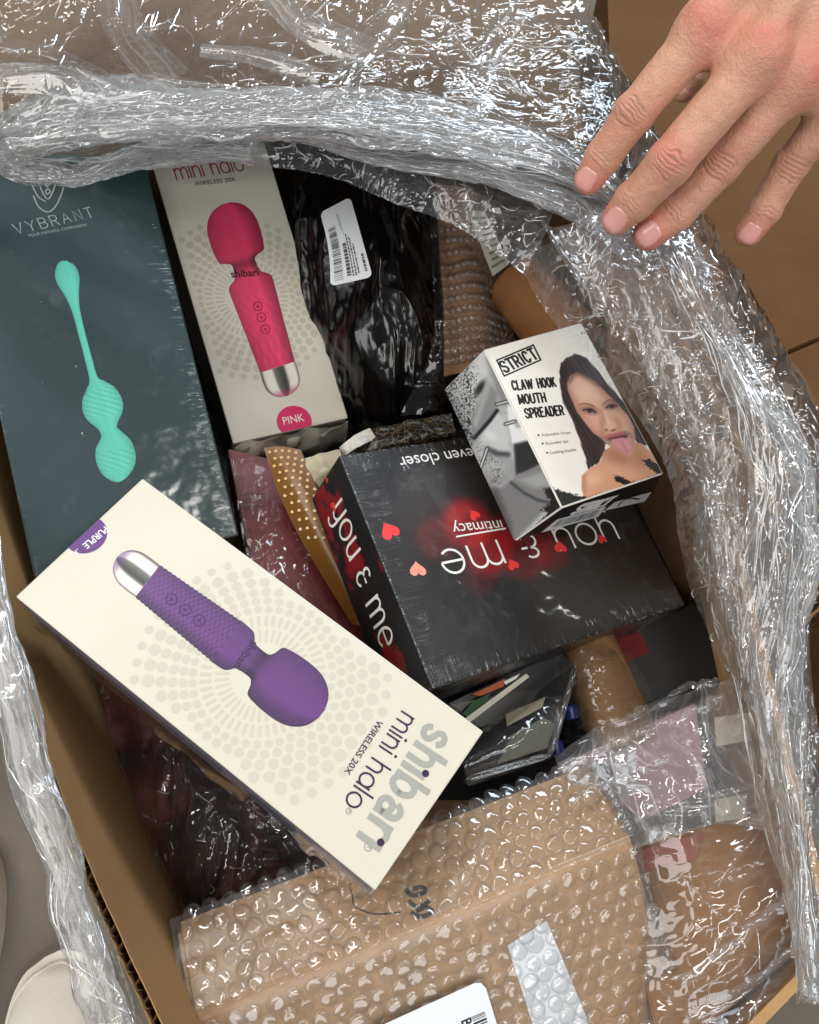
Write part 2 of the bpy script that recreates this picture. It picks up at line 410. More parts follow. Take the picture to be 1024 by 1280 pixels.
def arc(cx, cy, rx, ry, a0, a1, n=14):
    a = np.radians(np.linspace(a0, a1, n)); return np.stack([cx + rx * np.cos(a), cy + ry * np.sin(a)], 1)
def pl(*p): return np.array(p, float)
cat = np.concatenate
PEN = {' ': ([], .35),
 'i': ([pl((0, 0), (0, 1)), arc(0, 1.32, .04, .04, 0, 360, 9)], .0),
 'l': ([pl((0, 0), (0, 1.5))], .0),
 'n': ([pl((0, 0), (0, 1)), cat([arc(.36, .62, .36, .38, 180, 0), pl((.72, 0))])], .72),
 'm': ([pl((0, 0), (0, 1)), cat([arc(.33, .65, .33, .35, 180, 0), pl((.66, 0))]), cat([arc(.99, .65, .33, .35, 180, 0), pl((1.32, 0))])], 1.32),
 'h': ([pl((0, 0), (0, 1.5)), cat([arc(.36, .62, .36, .38, 180, 0), pl((.72, 0))])], .72),
 'a': ([arc(.46, .5, .46, .5, 0, 360, 28), pl((.92, 0), (.92, 1))], .92),
 'o': ([arc(.48, .5, .48, .5, 0, 360, 28)], .96),
 'u': ([cat([pl((0, 1)), arc(.36, .38, .36, .38, 180, 360)]), pl((.72, 0), (.72, 1))], .72),
 'y': ([cat([pl((0, 1)), arc(.36, .42, .36, .38, 180, 360)]), cat([pl((.72, 1)), arc(.36, -.12, .36, .36, 0, -140)])], .72),
 'e': ([cat([pl((.04, .5), (.9, .5)), arc(.47, .5, .45, .5, 5, 310, 26)])], .94),
 '&': ([cat([arc(.34, .82, .27, .22, 40, 270, 12), arc(.34, .3, .34, .30, 90, 330, 14)]), pl((.5, .58), (.72, .58))], .72),
 'V': ([pl((0, 1), (.36, 0), (.72, 1))], .72), 'Y': ([pl((0, 1), (.34, .48), (.68, 1)), pl((.34, .48), (.34, 0))], .68),
 'B': ([pl((0, 0), (0, 1)), cat([pl((0, 1)), arc(.35, .76, .24, .24, 90, -90, 9), pl((0, .52))]), cat([pl((.3, .52)), arc(.38, .26, .26, .26, 90, -90, 9), pl((0, 0))])], .62),
 'R': ([pl((0, 0), (0, 1)), cat([pl((0, 1)), arc(.35, .74, .26, .26, 90, -90, 9), pl((.1, .48))]), pl((.3, .48), (.62, 0))], .62),
 'A': ([pl((0, 0), (.36, 1), (.72, 0)), pl((.15, .38), (.57, .38))], .72),
 'N': ([pl((0, 0), (0, 1), (.64, 0), (.64, 1))], .64), 'T': ([pl((0, 1), (.64, 1)), pl((.32, 1), (.32, 0))], .64)}

# painting helpers for printed pictures (all in photo pixels, colours 0-255)
def psdf(x, y, pts):
    pts = np.asarray(pts, float); d = np.full(x.shape, 1e9); s = np.ones(x.shape)
    for i in range(len(pts)):
        a = pts[i]; b = pts[i - 1]; e = b - a; wx = x - a[0]; wy = y - a[1]
        t = np.clip((wx * e[0] + wy * e[1]) / (e @ e + 1e-12), 0, 1)
        d = np.minimum(d, (wx - e[0] * t) ** 2 + (wy - e[1] * t) ** 2)
        c1 = y >= a[1]; c2 = y < b[1]; c3 = e[0] * wy > e[1] * wx
        s = np.where((c1 & c2 & c3) | (~c1 & ~c2 & ~c3), -s, s)
    return s * np.sqrt(d)
def over(img, d, col, soft=1.0, alpha=1.0):
    m = (1 - sstep(-soft, soft, d)) * alpha
    return img * (1 - m[:, None]) + np.asarray(col, float) * m[:, None]
def esdf(x, y, cx, cy, rx, ry, ang=0):
    a = math.radians(ang); u = (x - cx) * math.cos(a) + (y - cy) * math.sin(a); v = -(x - cx) * math.sin(a) + (y - cy) * math.cos(a)
    return (np.sqrt((u / rx) ** 2 + (v / ry) ** 2) - 1) * min(rx, ry)
def lsdf(x, y, pts, w):
    d = np.full(x.shape, 1e9); pts = np.asarray(pts, float)
    for a, b in zip(pts[:-1], pts[1:]):
        e = b - a; t = np.clip(((x - a[0]) * e[0] + (y - a[1]) * e[1]) / (e @ e + 1e-9), 0, 1)
        d = np.minimum(d, np.hypot(x - a[0] - e[0] * t, y - a[1] - e[1] * t))
    return d - w

PEN.update({'caps_S': ([cat([arc(.25, .74, .25, .26, 10, 180, 10), pl((.06, .60), (.44, .42)), arc(.25, .26, .25, .26, 0, -170, 10)])], .5),
 'caps_T': ([pl((-.04, 1), (.54, 1)), pl((.25, .95), (.25, 0))], .5), 'caps_I': ([pl((.06, 0), (.06, 1))], .12),
 'caps_R': ([pl((0, 0), (0, 1)), cat([pl((0, 1)), arc(.24, .74, .24, .26, 90, -90, 9), pl((.05, .48))]), pl((.26, .46), (.48, 0))], .5),
 'caps_C': ([arc(.25, .5, .25, .5, 35, 325, 22)], .5), 'caps_L': ([pl((0, 0), (0, 1)), pl((0, 0), (.40, 0))], .42),
 'caps_A': ([pl((0, 0), (.26, 1)), pl((.26, 1), (.52, 0)), pl((.10, .28), (.42, .28))], .52),
 'caps_W': ([pl((0, 1), (.24, 0)), pl((.24, 0), (.46, .9)), pl((.46, .9), (.68, 0)), pl((.68, 0), (.92, 1))], .92),
 'caps_H': ([pl((0, 0), (0, 1)), pl((.48, 0), (.48, 1)), pl((0, .52), (.48, .52))], .48), 'caps_O': ([arc(.25, .5, .25, .5, 0, 360, 28)], .5),
 'caps_K': ([pl((0, 0), (0, 1)), pl((.04, .45), (.46, 1)), pl((.14, .55), (.5, 0))], .48),
 'caps_M': ([pl((0, 0), (0, 1)), pl((0, 1), (.30, .15)), pl((.30, .15), (.60, 1)), pl((.60, 1), (.60, 0))], .6),
 'caps_U': ([cat([pl((0, 1)), arc(.25, .28, .25, .28, 180, 360, 12), pl((.5, 1))])], .5),
 'caps_P': ([pl((0, 0), (0, 1)), cat([pl((0, 1)), arc(.24, .72, .24, .28, 90, -90, 9), pl((.05, .44))])], .48),
 'caps_E': ([pl((0, 0), (0, 1)), pl((0, 1), (.42, 1)), pl((0, .52), (.36, .52)), pl((0, 0), (.42, 0))], .42),
 'caps_D': ([pl((0, 0), (0, 1)), cat([pl((0, 1)), arc(.22, .5, .28, .5, 90, -90, 14), pl((0, 0))])], .5)})
PEN.update({'bold_s': ([cat([arc(.30, .74, .27, .25, 20, 180, 10), pl((.08, .62), (.52, .40)), arc(.30, .26, .28, .26, 0, -165, 10)])], .6),
 'bold_h': ([pl((0, 0), (0, 1.5)), cat([arc(.31, .62, .31, .38, 180, 0, 12), pl((.62, 0))])], .62), 'bold_ı': ([pl((0, 0), (0, 1))], 0.0),
 'bold_b': ([pl((0, 0), (0, 1.5)), arc(.36, .5, .36, .5, 0, 360, 26)], .72),
 'bold_a': ([cat([arc(.32, .66, .30, .34, 160, 0, 10), pl((.62, 0))]), arc(.30, .29, .30, .28, 0, 360, 20)], .62),
 'bold_r': ([pl((0, 0), (0, 1)), arc(.36, .56, .36, .44, 180, 70, 9)], .42)})
def caps(w): return [' ' if c == ' ' else 'caps_' + c for c in w]

# ================================================================== SETTING
def floor():
    t = NT('concrete'); v = t.coord()
    n = t.noise(v, 6, 6, .6); f = t.noise(v, 220, 4, .7); sp = t.noise(v, 28, 3, .5)
    col = t.ramp(n, [(.3, rgb(104, 97, 86)), (.7, rgb(134, 126, 112))])
    col = t.mixc(t.math('MULTIPLY', t.ramp(sp, [(.70, (0, 0, 0)), (.78, (1, 1, 1))]), .45), col, rgb(70, 66, 60))
    col = t.mixc(t.math('MULTIPLY', f, .25), col, rgb(90, 84, 76))
    t.bsdf(Base_Color=col, Roughness=.8, Normal=t.bump(t.math('ADD', n, f), .001, .5))
    o = mesh_obj('floor', [(-6, -6, 0), (6, -6, 0), (6, 6, 0), (-6, 6, 0)], [(0, 1, 2, 3)], t.m); o['kind'] = 'structure'
floor()

# ---- the shipping carton everything lies in
RIM = .50
def carton():
    root = thing('cardboard_box', 'open brown corrugated cardboard carton packed full of small boxes', 'box')
    setM(root, Matrix.Translation((.05, .2, 0)))
    rim = spline([P(-85, 420, RIM), P(-48, 560, RIM), P(4, 755, RIM), P(62, 945, RIM), P(112, 1080, RIM), P(202, 1276, RIM), P(262, 1390, RIM)], 260)
    rim[:, 2] += .0008 * noise(np.linspace(0, 30, 260), np.zeros(260), None, 3)
    t = np.gradient(rim, axis=0); t /= np.linalg.norm(t, axis=1)[:, None]; out = np.stack([t[:, 1], -t[:, 0], 0 * t[:, 0]], 1)
    if out[100, 0] > 0: out = -out
    TH = .0042
    def sheet(off, th, zt, name):
        # thin liner: two skins and a top edge
        zs = [0.004, .15, .3, .40, .45, .48, 1]
        rows = []
        for o_ in (off, off + th):
            for z in zs:
                q = rim + out * o_; q = q.copy()
                q[:, 2] = z if z != 1 else rim[:, 2] + zt
                bul = 0.0
                rows.append(q + out * bul)
        k = len(zs); A = np.stack(rows, 1); V = A.reshape(-1, 3); n = 2 * k; Fs = []
        order = list(range(k)) + [k + i for i in range(k)][::-1]
        for i in range(len(rim) - 1):
            for a, b in zip(order[:-1], order[1:]): Fs.append((i * n + a, (i + 1) * n + a, (i + 1) * n + b, i * n + b))
        return mesh_obj(name, V, Fs, M_KRAFTWALL, root, world=True, smooth=False)
    sheet(0, .0005, 0, 'inner_liner'); sheet(TH, .0005, -.001, 'outer_liner')
    # the wavy fluting between the liners, seen end on at the cut rim
    s = np.concatenate([[0], np.cumsum(np.linalg.norm(np.diff(rim, axis=0), axis=1))])
    m = 2400; ss = np.linspace(0, s[-1], m); c = np.stack([np.interp(ss, s, rim[:, i]) for i in range(3)], 1); oo = np.stack([np.interp(ss, s, out[:, i]) for i in range(3)], 1)
    ph = ss / .0082 * 2 * math.pi + .5 * noise(ss * 20, 0 * ss, None, 5)
    off = .0005 + (TH - .0005) * (.5 + .5 * np.tanh(1.6 * np.sin(ph)) / math.tanh(1.6))
    top = c + oo * off[:, None]; top[:, 2] -= .0006
    bot = top.copy(); bot[:, 2] -= .03
    V = np.stack([top, bot], 1).reshape(-1, 3); i = np.arange(m - 1) * 2
    mesh_obj('fluting', V, np.stack([i, i + 2, i + 3, i + 1], 1), M_KRAFT, root, world=True)
    # other walls: back, right and front, straight boards
    a0 = rim[0] * 1.0; a0[2] = 0
    back_l = rim[0] + np.array([-.10, .27, 0]); back_r = np.array([.066, .60, RIM]); fr = P(1022, 1212, .42); fl = rim[-1]
    def board(name, p, q, z1, th=.005, z0=.004):
        p = np.array(p, float); q = np.array(q, float); e = q - p; e[2] = 0; e /= np.linalg.norm(e); n = np.array([e[1], -e[0], 0]) * th
        V = []
        for z in (z0, z1):
            for w in (p, q, q + n, p + n): V.append((w[0], w[1], z))
        mesh_obj(name, V, [(0, 1, 2, 3)[::-1], (4, 5, 6, 7), (0, 1, 5, 4), (1, 2, 6, 5), (2, 3, 7, 6), (3, 0, 4, 7)], M_KRAFTWALL, root, world=True)
    board('back_wall', back_l, back_r, .55)
    board('side_wall', rim[0], back_l, RIM)
    board('right_wall', np.array([.196, .185, 0]), back_r, .50)
    board('right_wall', fr, np.array([.196, .185, 0]), .44)
    board('front_wall', fr, P(840, 1400, .42), .42)
    mesh_obj('bottom', [rim[0] * [1, 1, 0] + [0, 0, .002], rim[-1] * [1, 1, 0] + [0, 0, .002], fr * [1, 1, 0] + [0, 0, .002], (.196, .185, .002), (back_r[0], back_r[1], .002), (back_l[0], back_l[1], .002)], [(0, 1, 2, 3, 4, 5)], M_KRAFTDARK, root, world=True)
    # back flap folded in over the goods, under the film
    f = [P(-70, 150, .545), P(330, 120, .55), P(730, 175, .56), P(715, -70, .565), P(300, -110, .56), P(-120, -90, .56)]
    c = np.array(f); V = np.vstack([c, c - [0, 0, .005]])
    Fs = [tuple(range(6)), tuple(range(11, 5, -1))] + [(i, i + 6, (i + 1) % 6 + 6, (i + 1) % 6) for i in range(6)]
    mesh_obj('flap', V, Fs, M_KRAFTGREY, root, world=True)
carton()

# ---- neighbouring carton, upper right
def neighbour():
    z = .43
    a, b, c, d = P(758, -60, z), P(1400, -260, z), P(1400, 900, z), P(905, 620, z)
    K = mat_kraft('neighbour_kraft', (108, 74, 40))  # kraft darkened to carry the shade this carton lies in
    root = thing('shipping_carton', 'large closed brown cardboard carton behind the hand at upper right', 'carton'); setM(root, Matrix.Translation((.5, .5, 0)))
    V = np.array([a, b, c, d]); W = V.copy(); W[:, 2] = .004
    mesh_obj('carton_body', np.vstack([V - [0, 0, .006], W]), [(3, 2, 1, 0), (4, 5, 6, 7), (0, 1, 5, 4), (1, 2, 6, 5), (2, 3, 7, 6), (3, 0, 4, 7)], K, root, world=True)
    # two closing flaps with a seam between them, one edge a little proud
    s0, s1 = P(935, 462, z), P(1420, 255, z)
    def flap(q, dz):
        q = np.array(q) + [0, 0, dz]; n = len(q); V = np.vstack([q, q - [0, 0, .0045]])
        mesh_obj('flap', V, [tuple(range(n)), tuple(range(2 * n - 1, n - 1, -1))] + [(i, i + n, (i + 1) % n + n, (i + 1) % n) for i in range(n)], K, root, world=True)
    t0, t1 = P(756, 40, z), P(757, -60, z)
    flap([s0 + [0, .0012, 0], s1 + [0, .0012, 0], b, t1, P(764, 135, z), P(840, 300, z)], .002)
    flap([d, c, s1 - [0, .0012, 0], s0 - [0, .0012, 0]], -.001)
neighbour()

# ================================================================== BOXED GOODS
def wand(face, A, Bv, u, pal, ribs, names):
    """printed wand massager picture; A = point on the chrome joint, Bv = unit axis (pixels), u = pixels per drawing unit"""
    A = np.array(A, float); e = np.array(Bv, float); e /= np.linalg.norm(e)
    hk = pal.get('wide', 1.0)
    def seg(prof): return [(A[0] + e[0] * s_ * u, A[1] + e[1] * s_ * u, w * u * (hk + (1 - hk) * min(1, max(0, (s_ - 232) / 60)))) for s_, w in prof]
    base = pal['body']
    def body(S, T):
        sh = 1.02 - .30 * np.abs(T + .1) ** 2.2 + .10 * np.exp(-((T - .35) / .22) ** 2)
        s_ = S / u
        rib = np.where((s_ < 205) & (s_ > 8), .13 * np.sin(s_ * 2 * math.pi / 11.0) * np.sign(np.sin(T * 16 + .5)) + .05 * np.sin(s_ * 2 * math.pi / 5.5), 0)
        neck = -.30 * np.exp(-((s_ - 285) / 16) ** 2)
        return np.array(base)[None, :] * (sh + rib * ribs + neck)[:, None]
    prof = [(0, 41), (30, 42), (60, 43.5), (100, 45), (150, 47.5), (200, 50), (228, 51), (238, 49), (246, 42), (252, 34), (262, 31), (280, 30), (292, 32), (299, 42), (303, 56), (308, 62), (325, 66), (350, 68.5), (385, 68), (410, 62), (430, 50), (444, 33), (452, 10)]
    if ribs > .5:
        pr = []
        for s_ in np.arange(0, 206, 5.5): pr.append((s_, 41 + s_ * .047 + 1.6 * abs(math.sin(s_ / 11 * math.pi))))
        prof = pr + [q for q in prof if q[0] > 206]
    o = face.stalk(names[0], seg(prof), body, nt=25, sub=3)
    def chrome(S, T):
        v = np.interp(T, [-1, -.92, -.8, -.35, -.25, .15, .3, .42, .85, .95, 1], [70, 120, 236, 244, 120, 62, 80, 235, 245, 150, 70])
        s_ = S / u; v = v - 40 * np.exp(-((s_ - 2) / 12) ** 2)
        c = np.stack([v, v * .97, v * .92], 1)
        tip = sstep(26, 6, s_) * .55
        return c * (1 - tip[:, None]) + np.array(pal['tip'])[None, :] * tip[:, None]
    face.stalk('chrome_cap', parent=o, path=seg([(-80, 4), (-77, 15), (-70, 26), (-60, 34), (-45, 40), (-25, 41.5), (-10, 41.5), (-.5, 41)]), colfn=chrome, nt=31, sub=6)
    # three round buttons, thin rings
    n = np.array([-e[1], e[0]])
    rings = []
    for k in pal['btn']:
        c = A + e * k * u
        q = c + np.stack([np.cos(np.linspace(0, 6.283, 22)), np.sin(np.linspace(0, 6.283, 22))], 1) * 11.5 * u
        rings.append(face.px(q)); rings.append(face.px(np.array([c - n * 4 * u, c + n * 4 * u]))); rings.append(face.px(np.array([c - e * 4 * u, c + e * 3 * u])))
    face.strokes('button_rings', rings, .0007, pal['dark'], parent=o)  # outlined in a darker ink of the wand colour
    # maker's lettering along the handle
    return o
def lattice(face, c, r0, clipf, scale=1.0):
    """ornament of rounded cells in rings (face coordinates, metres)"""
    cells = []; rnd = random.Random(4)
    # ray-like long cells round the middle
    for r_a, r_b, n, w in ((.016, .0235, 40, .62), (.0245, .0305, 48, .68)):
        for i in range(n):
            a = 2 * math.pi * i / n
            k = []
            for (rr, aa) in ((r_a, -.5), (r_a + .0012, -.62), (r_b - .001, -.62), (r_b, 0), (r_b - .001, .62), (r_a + .0012, .62), (r_a, .5)):
                an = a + aa * w * 2 * math.pi / n * .62; k.append((c[0] + scale * rr * math.cos(an), c[1] + scale * rr * math.sin(an)))
            cells.append(k)
    rr = .0335; size = .0021
    for ring in range(6):
        n = int(2 * math.pi * rr / (size * 2.5))
        for i in range(n):
            a = 2 * math.pi * (i + .5 * (ring % 2)) / n
            m = 7 if ring % 2 else 8; ph = rnd.random() * 6
            sz = size * (1.0 if ring < 5 else .7)
            cells.append([(c[0] + scale * (rr * math.cos(a) + sz * math.cos(ph + 2 * math.pi * j / m)), c[1] + scale * (rr * math.sin(a) + sz * math.sin(ph + 2 * math.pi * j / m))) for j in range(m)])
        rr += size * 2.12; size *= 1.10
    cells = [k for k in cells if clipf(np.array(k))]
    face.polys('lattice_pattern', cells, M_DOT)

def shipping_box(root, L, W, T, mats, seams=True):
    """carton body with tuck flap lines on its ends"""
    body = bm_obj('carton', prism(rectp(-L / 2, L / 2, -W / 2, W / 2), -T, 0, .0010), mats[0], root)
    return body

# ---- purple wand box (lies on top)
def purple_box():
    M = rvM([-0.0734, 0.0779, -0.6302], [-0.0793, 0.1022, 0.5064]); L, W, T = .2227, .0866, .046
    root = thing('massager_box', 'cream carton printed with a purple wand massager, lying on top', 'box', group='wand massager cartons'); setM(root, M)
    shipping_box(root, L, W, T, [M_CREAM])
    f = Face(root, M)
    # grey-blue long side, a hair proud of the board
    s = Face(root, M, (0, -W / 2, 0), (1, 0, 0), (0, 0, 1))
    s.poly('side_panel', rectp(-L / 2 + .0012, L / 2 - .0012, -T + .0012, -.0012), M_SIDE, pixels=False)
    e = Face(root, M, (-L / 2, 0, 0), (0, -1, 0), (0, 0, 1))
    e.poly('end_flap', rectp(-W / 2 + .0015, W / 2 - .0015, -T + .004, -.0015), M_CREAM, pixels=False)
    c = f.px([(329, 843)])[0]
    lattice(f, c, 0, lambda k: (np.abs(k[:, 0]) < L / 2 - .0015).all() and (np.abs(k[:, 1]) < W / 2 - .0015).all())
    wp = wand(f, (184.7, 726.5), (.795, .607), .6055, dict(body=(94, 52, 112), tip=(120, 80, 140), btn=(62, 98, 134), dark=mat_ink('wand_dark_purple_ink', rgb(72, 36, 96))), 1.0, ['wand_picture'])
    f.text('handle_lettering', 'shibari', (315, 800), (291, 833), M_INKPURPLE, 1.0, .01, parent=wp)
    # seal: a purple disc cut by the left edge
    ang = np.linspace(0, 2 * math.pi, 60); q = np.array([(109, 667)]) + np.stack([np.cos(ang), np.sin(ang)], 1) * 28
    q = f.px([(107.5, 668.5)])[0] + np.stack([np.cos(ang), np.sin(ang)], 1) * .0106
    q[:, 0] = np.maximum(q[:, 0], -L / 2 + .0003)
    sl = f.poly('colour_seal', q, M_SEALPURPLE, pixels=False)
    f.text('seal_lettering', 'PURPLE', (130.5, 658), (103, 681), M_WHITEINK, 1.25, .012, parent=sl)
    f.text('seal_lettering', '.ılı.', (97, 686), (86, 694), M_WHITEINK, 1.0, parent=sl)
    # big grey word, letters' heads to the right end
    tl = f.pen('title_lettering', ['bold_' + c for c in 'shıbarı'], (535, 905), (449, 1043), (559, 921), M_INKGREY, .27, gap=.44)
    for p in ((532, 967), (476, 1053)):
        a = np.linspace(0, 2 * math.pi, 24); cc = f.px([p])[0]
        f.poly('title_dot', cc + np.stack([np.cos(a), np.sin(a)], 1) * .0017, M_INKPURPLE, pixels=False, parent=tl)
    f.pen('subtitle_lettering', 'mini halo', (502, 889), (430, 1002), (517, 899), M_INKPURPLE, .13)
    f.text('tagline_lettering', 'WIRELESS 20X', (472.5, 899.5), (430, 965), M_INKPURPLE, .95, .008)
    for (p, r) in (((436, 1014), .0012), ((460.5, 1058.5), .0018)):
        a = np.linspace(0, 2 * math.pi, 22); cc = f.px([p])[0]
        f.strokes('registered_mark', [cc + np.stack([np.cos(a), np.sin(a)], 1) * r], .0003, M_INKGREY)
        f.text('registered_mark', 'R', tuple(cc + [-.0004 * r / .0012, .0005 * r / .0012]), tuple(cc + [-.0004 * r / .0012, -.0005 * r / .0012]), M_INKGREY, 1.0, pixels=False)
    # loose shrink film corner along the lower edge
    n = 120; x = np.linspace(-L / 2 + .002, L / 2 - .002, n); V = []
    for k, zz in enumerate((-.003, -.012, -.020, -.026)):
        yy = -W / 2 - .0012 - .0016 * k * (.6 + .6 * noise(x * 120, 0 * x + k, None, 8)); V.append(np.stack([x, yy, zz + .003 * noise(x * 60, 0 * x + 3 * k, None, 4)], 1))
    A = np.stack(V, 1).reshape(-1, 3); mesh_obj('shrink_film', A, grid_faces(n, 4), M_CLEAR, root, smooth=True)
purple_box()

# ---- pink wand box
def pink_box():
    M = rvM([0.2898, 0.2764, 0.3478], [-0.1168, 0.4022, 0.4269]); W, L, T = .0866, .2227, .046
    root = thing('massager_box', 'scuffed cream carton printed with a pink wand massager, its top under the film', 'box', group='wand massager cartons'); setM(root, M)
    bm_obj('carton', prism(rectp(-W / 2, W / 2, -L / 2, L / 2), -T, 0, .0012), M_CREAM2, root)
    f = Face(root, M)
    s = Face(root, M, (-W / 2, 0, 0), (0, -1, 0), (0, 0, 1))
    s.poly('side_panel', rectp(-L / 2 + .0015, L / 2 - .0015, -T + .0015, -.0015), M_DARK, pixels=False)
    c = f.px([(309, 372)])[0]
    lattice(f, c, 0, lambda k: (np.abs(k[:, 0]) < W / 2 - .0015).all() and (np.abs(k[:, 1]) < L / 2 - .0015).all())
    A = (347, 459); B = np.array([280., 252.]) - np.array(A); B /= np.linalg.norm(B)
    wp = wand(f, A, B, .475, dict(wide=1.18, body=(222, 62, 104), tip=(205, 70, 110), btn=(105, 138, 168), dark=mat_ink('wand_dark_pink_ink', rgb(150, 28, 66))), .35, ['wand_picture'])
    f.text('handle_lettering', 'shibari', (289.5, 347), (324, 344.5), M_BLACKINK, 1.0, .02, parent=wp)
    a = np.linspace(0, 2 * math.pi, 50); q = f.px([(368, 527)])[0] + np.stack([np.cos(a) * .0128, np.sin(a) * .0118], 1); q[:, 1] = np.maximum(q[:, 1], -L / 2 + .0003)
    sl = f.poly('colour_seal', q, M_SEALPINK, pixels=False)
    f.text('seal_lettering', 'PINK', (355, 531), (381, 526), M_WHITEINK, 1.1, parent=sl)
    f.pen('title_lettering', ['bold_' + c for c in 'shıbarı'], (206, 205), (308, 188), (203, 190), M_INKGREY, .27, gap=.44)
    f.pen('subtitle_lettering', 'mini halo', (221.5, 225), (306, 213), (220, 211), M_MAROON, .12)
    f.text('tagline_lettering', 'WIRELESS 20X', (244, 232.5), (295, 226.5), M_BLACKINK, .95, .01)
    # torn, worn end flaps hanging at the near end: crumpled board
    n, m = 60, 14; u, v = np.meshgrid(np.linspace(-W / 2, W / 2, n), np.linspace(0, 1, m), indexing='ij')
    y = -L / 2 - .0015 - .010 * np.sin(v * 1.7) - .0022 * noise(u * 90, v * 3, None, 3)
    z = -.0015 - .030 * v + .0025 * noise(u * 70, v * 4, None, 5) - .004 * v * np.abs(u / W)
    mesh_obj('end_flap', np.stack([u, y, z], -1).reshape(-1, 3), grid_faces(n, m)[:, ::-1].copy(), M_CREAM2, root)
    u, v = np.meshgrid(np.linspace(-W / 2 - .002, W / 2 + .002, n), np.linspace(0, 1, m), indexing='ij')
    y = -L / 2 - .003 - .015 * np.sin(v * 1.4) - .003 * noise(u * 60, v * 3, None, 13); z = -.0005 - .034 * v + .003 * noise(u * 80, v * 4, None, 15)
    mesh_obj('torn_film', np.stack([u, y, z], -1).reshape(-1, 3), grid_faces(n, m), M_CLEAR, root, smooth=True)
pink_box()

# ---- dark teal box with the mint weighted balls
def teal_box():
    M = rvM([0.2328, 0.3664, 0.3266], [-0.1966, 0.3083, 0.481]); W, L, T = .1197, .2694, .05
    root = thing('kegel_box', 'dark teal carton with a mint green double ball picture, left side', 'box'); setM(root, M)
    mt = mat_shrink('teal_shrink_board', rgb(36, 58, 60), W / 2, L / 2, amount=.16, patch=5.0)
    bm_obj('carton', prism(rectp(-W / 2, W / 2, -L / 2, L / 2), -T, 0, .0012), mt, root)
    f = Face(root, M)
    s = Face(root, M, (W / 2, 0, 0), (0, 1, 0), (0, 0, 1))
    s.poly('side_panel', rectp(-L / 2 + .0015, L / 2 - .0015, -T + .0015, -.0015), M_DARK, pixels=False)
    dots = []
    rn = random.Random(3)
    for i in range(26):
        y0 = -L / 2 + .02 + i * .0088 + rn.uniform(-.002, .002); ln = rn.uniform(.0015, .004)
        dots.append(np.array([(y0, -.008 - rn.uniform(0, .006)), (y0 + ln * .5, -.011), (y0 + ln, -.009 - rn.uniform(0, .005))]))
    s.strokes('side_lettering', dots, .0005, M_SILVERINK)
    def mint(S, T):
        sh = 1.0 - .16 * np.abs(T) ** 3 + .04 * (T < -.2)
        rib = np.where((S > 165) & (S < 200), .06 * np.sin((S + T * 14) * .9), 0) + np.where((S > 245) & (S < 268), .06 * np.sin((S + T * 12) * .9), 0)
        return np.array([98, 206, 182])[None, :] * (sh + rib - .03)[:, None]
    f.stalk('ball_picture', [(81, 326, 3), (81, 331, 10), (83, 341, 14.5), (86, 353, 14), (90, 368, 9), (95, 388, 5.2), (103, 420, 4.4), (111, 450, 4.6), (117, 473, 5.5), (120, 481, 12), (124, 492, 21.5), (128, 506, 25.5), (131, 519, 23), (134, 531, 14), (136, 538, 11), (139, 545, 14.5), (142, 556, 22.5), (145, 573, 25), (147, 588, 20.5), (149, 598, 11), (150, 602, 3)], mint, nt=17, sub=6)
    px = lambda *p: f.px(np.array(p, float))
    lg = [spline(px((57, 252), (48, 246), (40, 231), (38, 223), (42, 219), (47, 224), (53, 240), (60, 249), (66, 240), (71, 226), (76, 219), (80, 222), (79, 236), (73, 252), (66, 262), (58, 265), (48, 258), (42, 245)), 80)]
    lg += [spline(px((59, 243), (63, 240), (60, 236), (57, 240), (59, 243)), 16), spline(px((59, 234), (61, 231), (59, 229), (57, 231), (59, 234)), 16), px((58, 229), (57, 221), (56, 214))]
    f.strokes('emblem', lg, .00075, M_SILVERINK)
    f.pen('brand_lettering', 'VYBRANT', (21, 293), (118, 271), (18, 280), M_SILVERINK, .085, gap=.42)
    f.text('tagline_lettering', 'YOUR FAITHFUL COMPANION', (36, 296.5), (109, 282.5), M_SILVERINK, 1.0)
    for p, r_ in (((54, 377), .0016), ((96, 459), .0014), ((104, 543), .0015), ((52, 478), .0009), ((70, 300), .0008), ((160, 420), .0007)):
        cc = f.px([p])[0]; nu_, nv_ = 6, 14; u_, v_ = np.meshgrid(np.linspace(0, 1, nu_), np.linspace(0, 2 * math.pi, nv_), indexing='ij')
        Lq = f.local(cc[0] + r_ * np.sin(u_ * 1.5708) * np.cos(v_) * .8, cc[1] + r_ * np.sin(u_ * 1.5708) * np.sin(v_) * 1.2, 0) + f.n * (.0001 + r_ * .35 * np.cos(u_ * 1.5708))[..., None]
        mesh_obj('droplet', Lq.reshape(-1, 3), grid_faces(nu_, nv_), M_CLEAR, root, smooth=True)
    sp = []
    rn = random.Random(12)
    for i in range(30):
        y0 = rn.uniform(-L / 2 + .012, L / 2 - .05); x0 = W / 2 - .0015 - rn.uniform(0, .0035)
        sp.append(np.array([(x0, y0), (x0 - rn.uniform(.0008, .003), y0 + rn.uniform(-.0006, .0006))]))
    f.strokes('edge_wear', sp, .00035, M_SILVERINK)['kind'] = 'stuff'
teal_box()

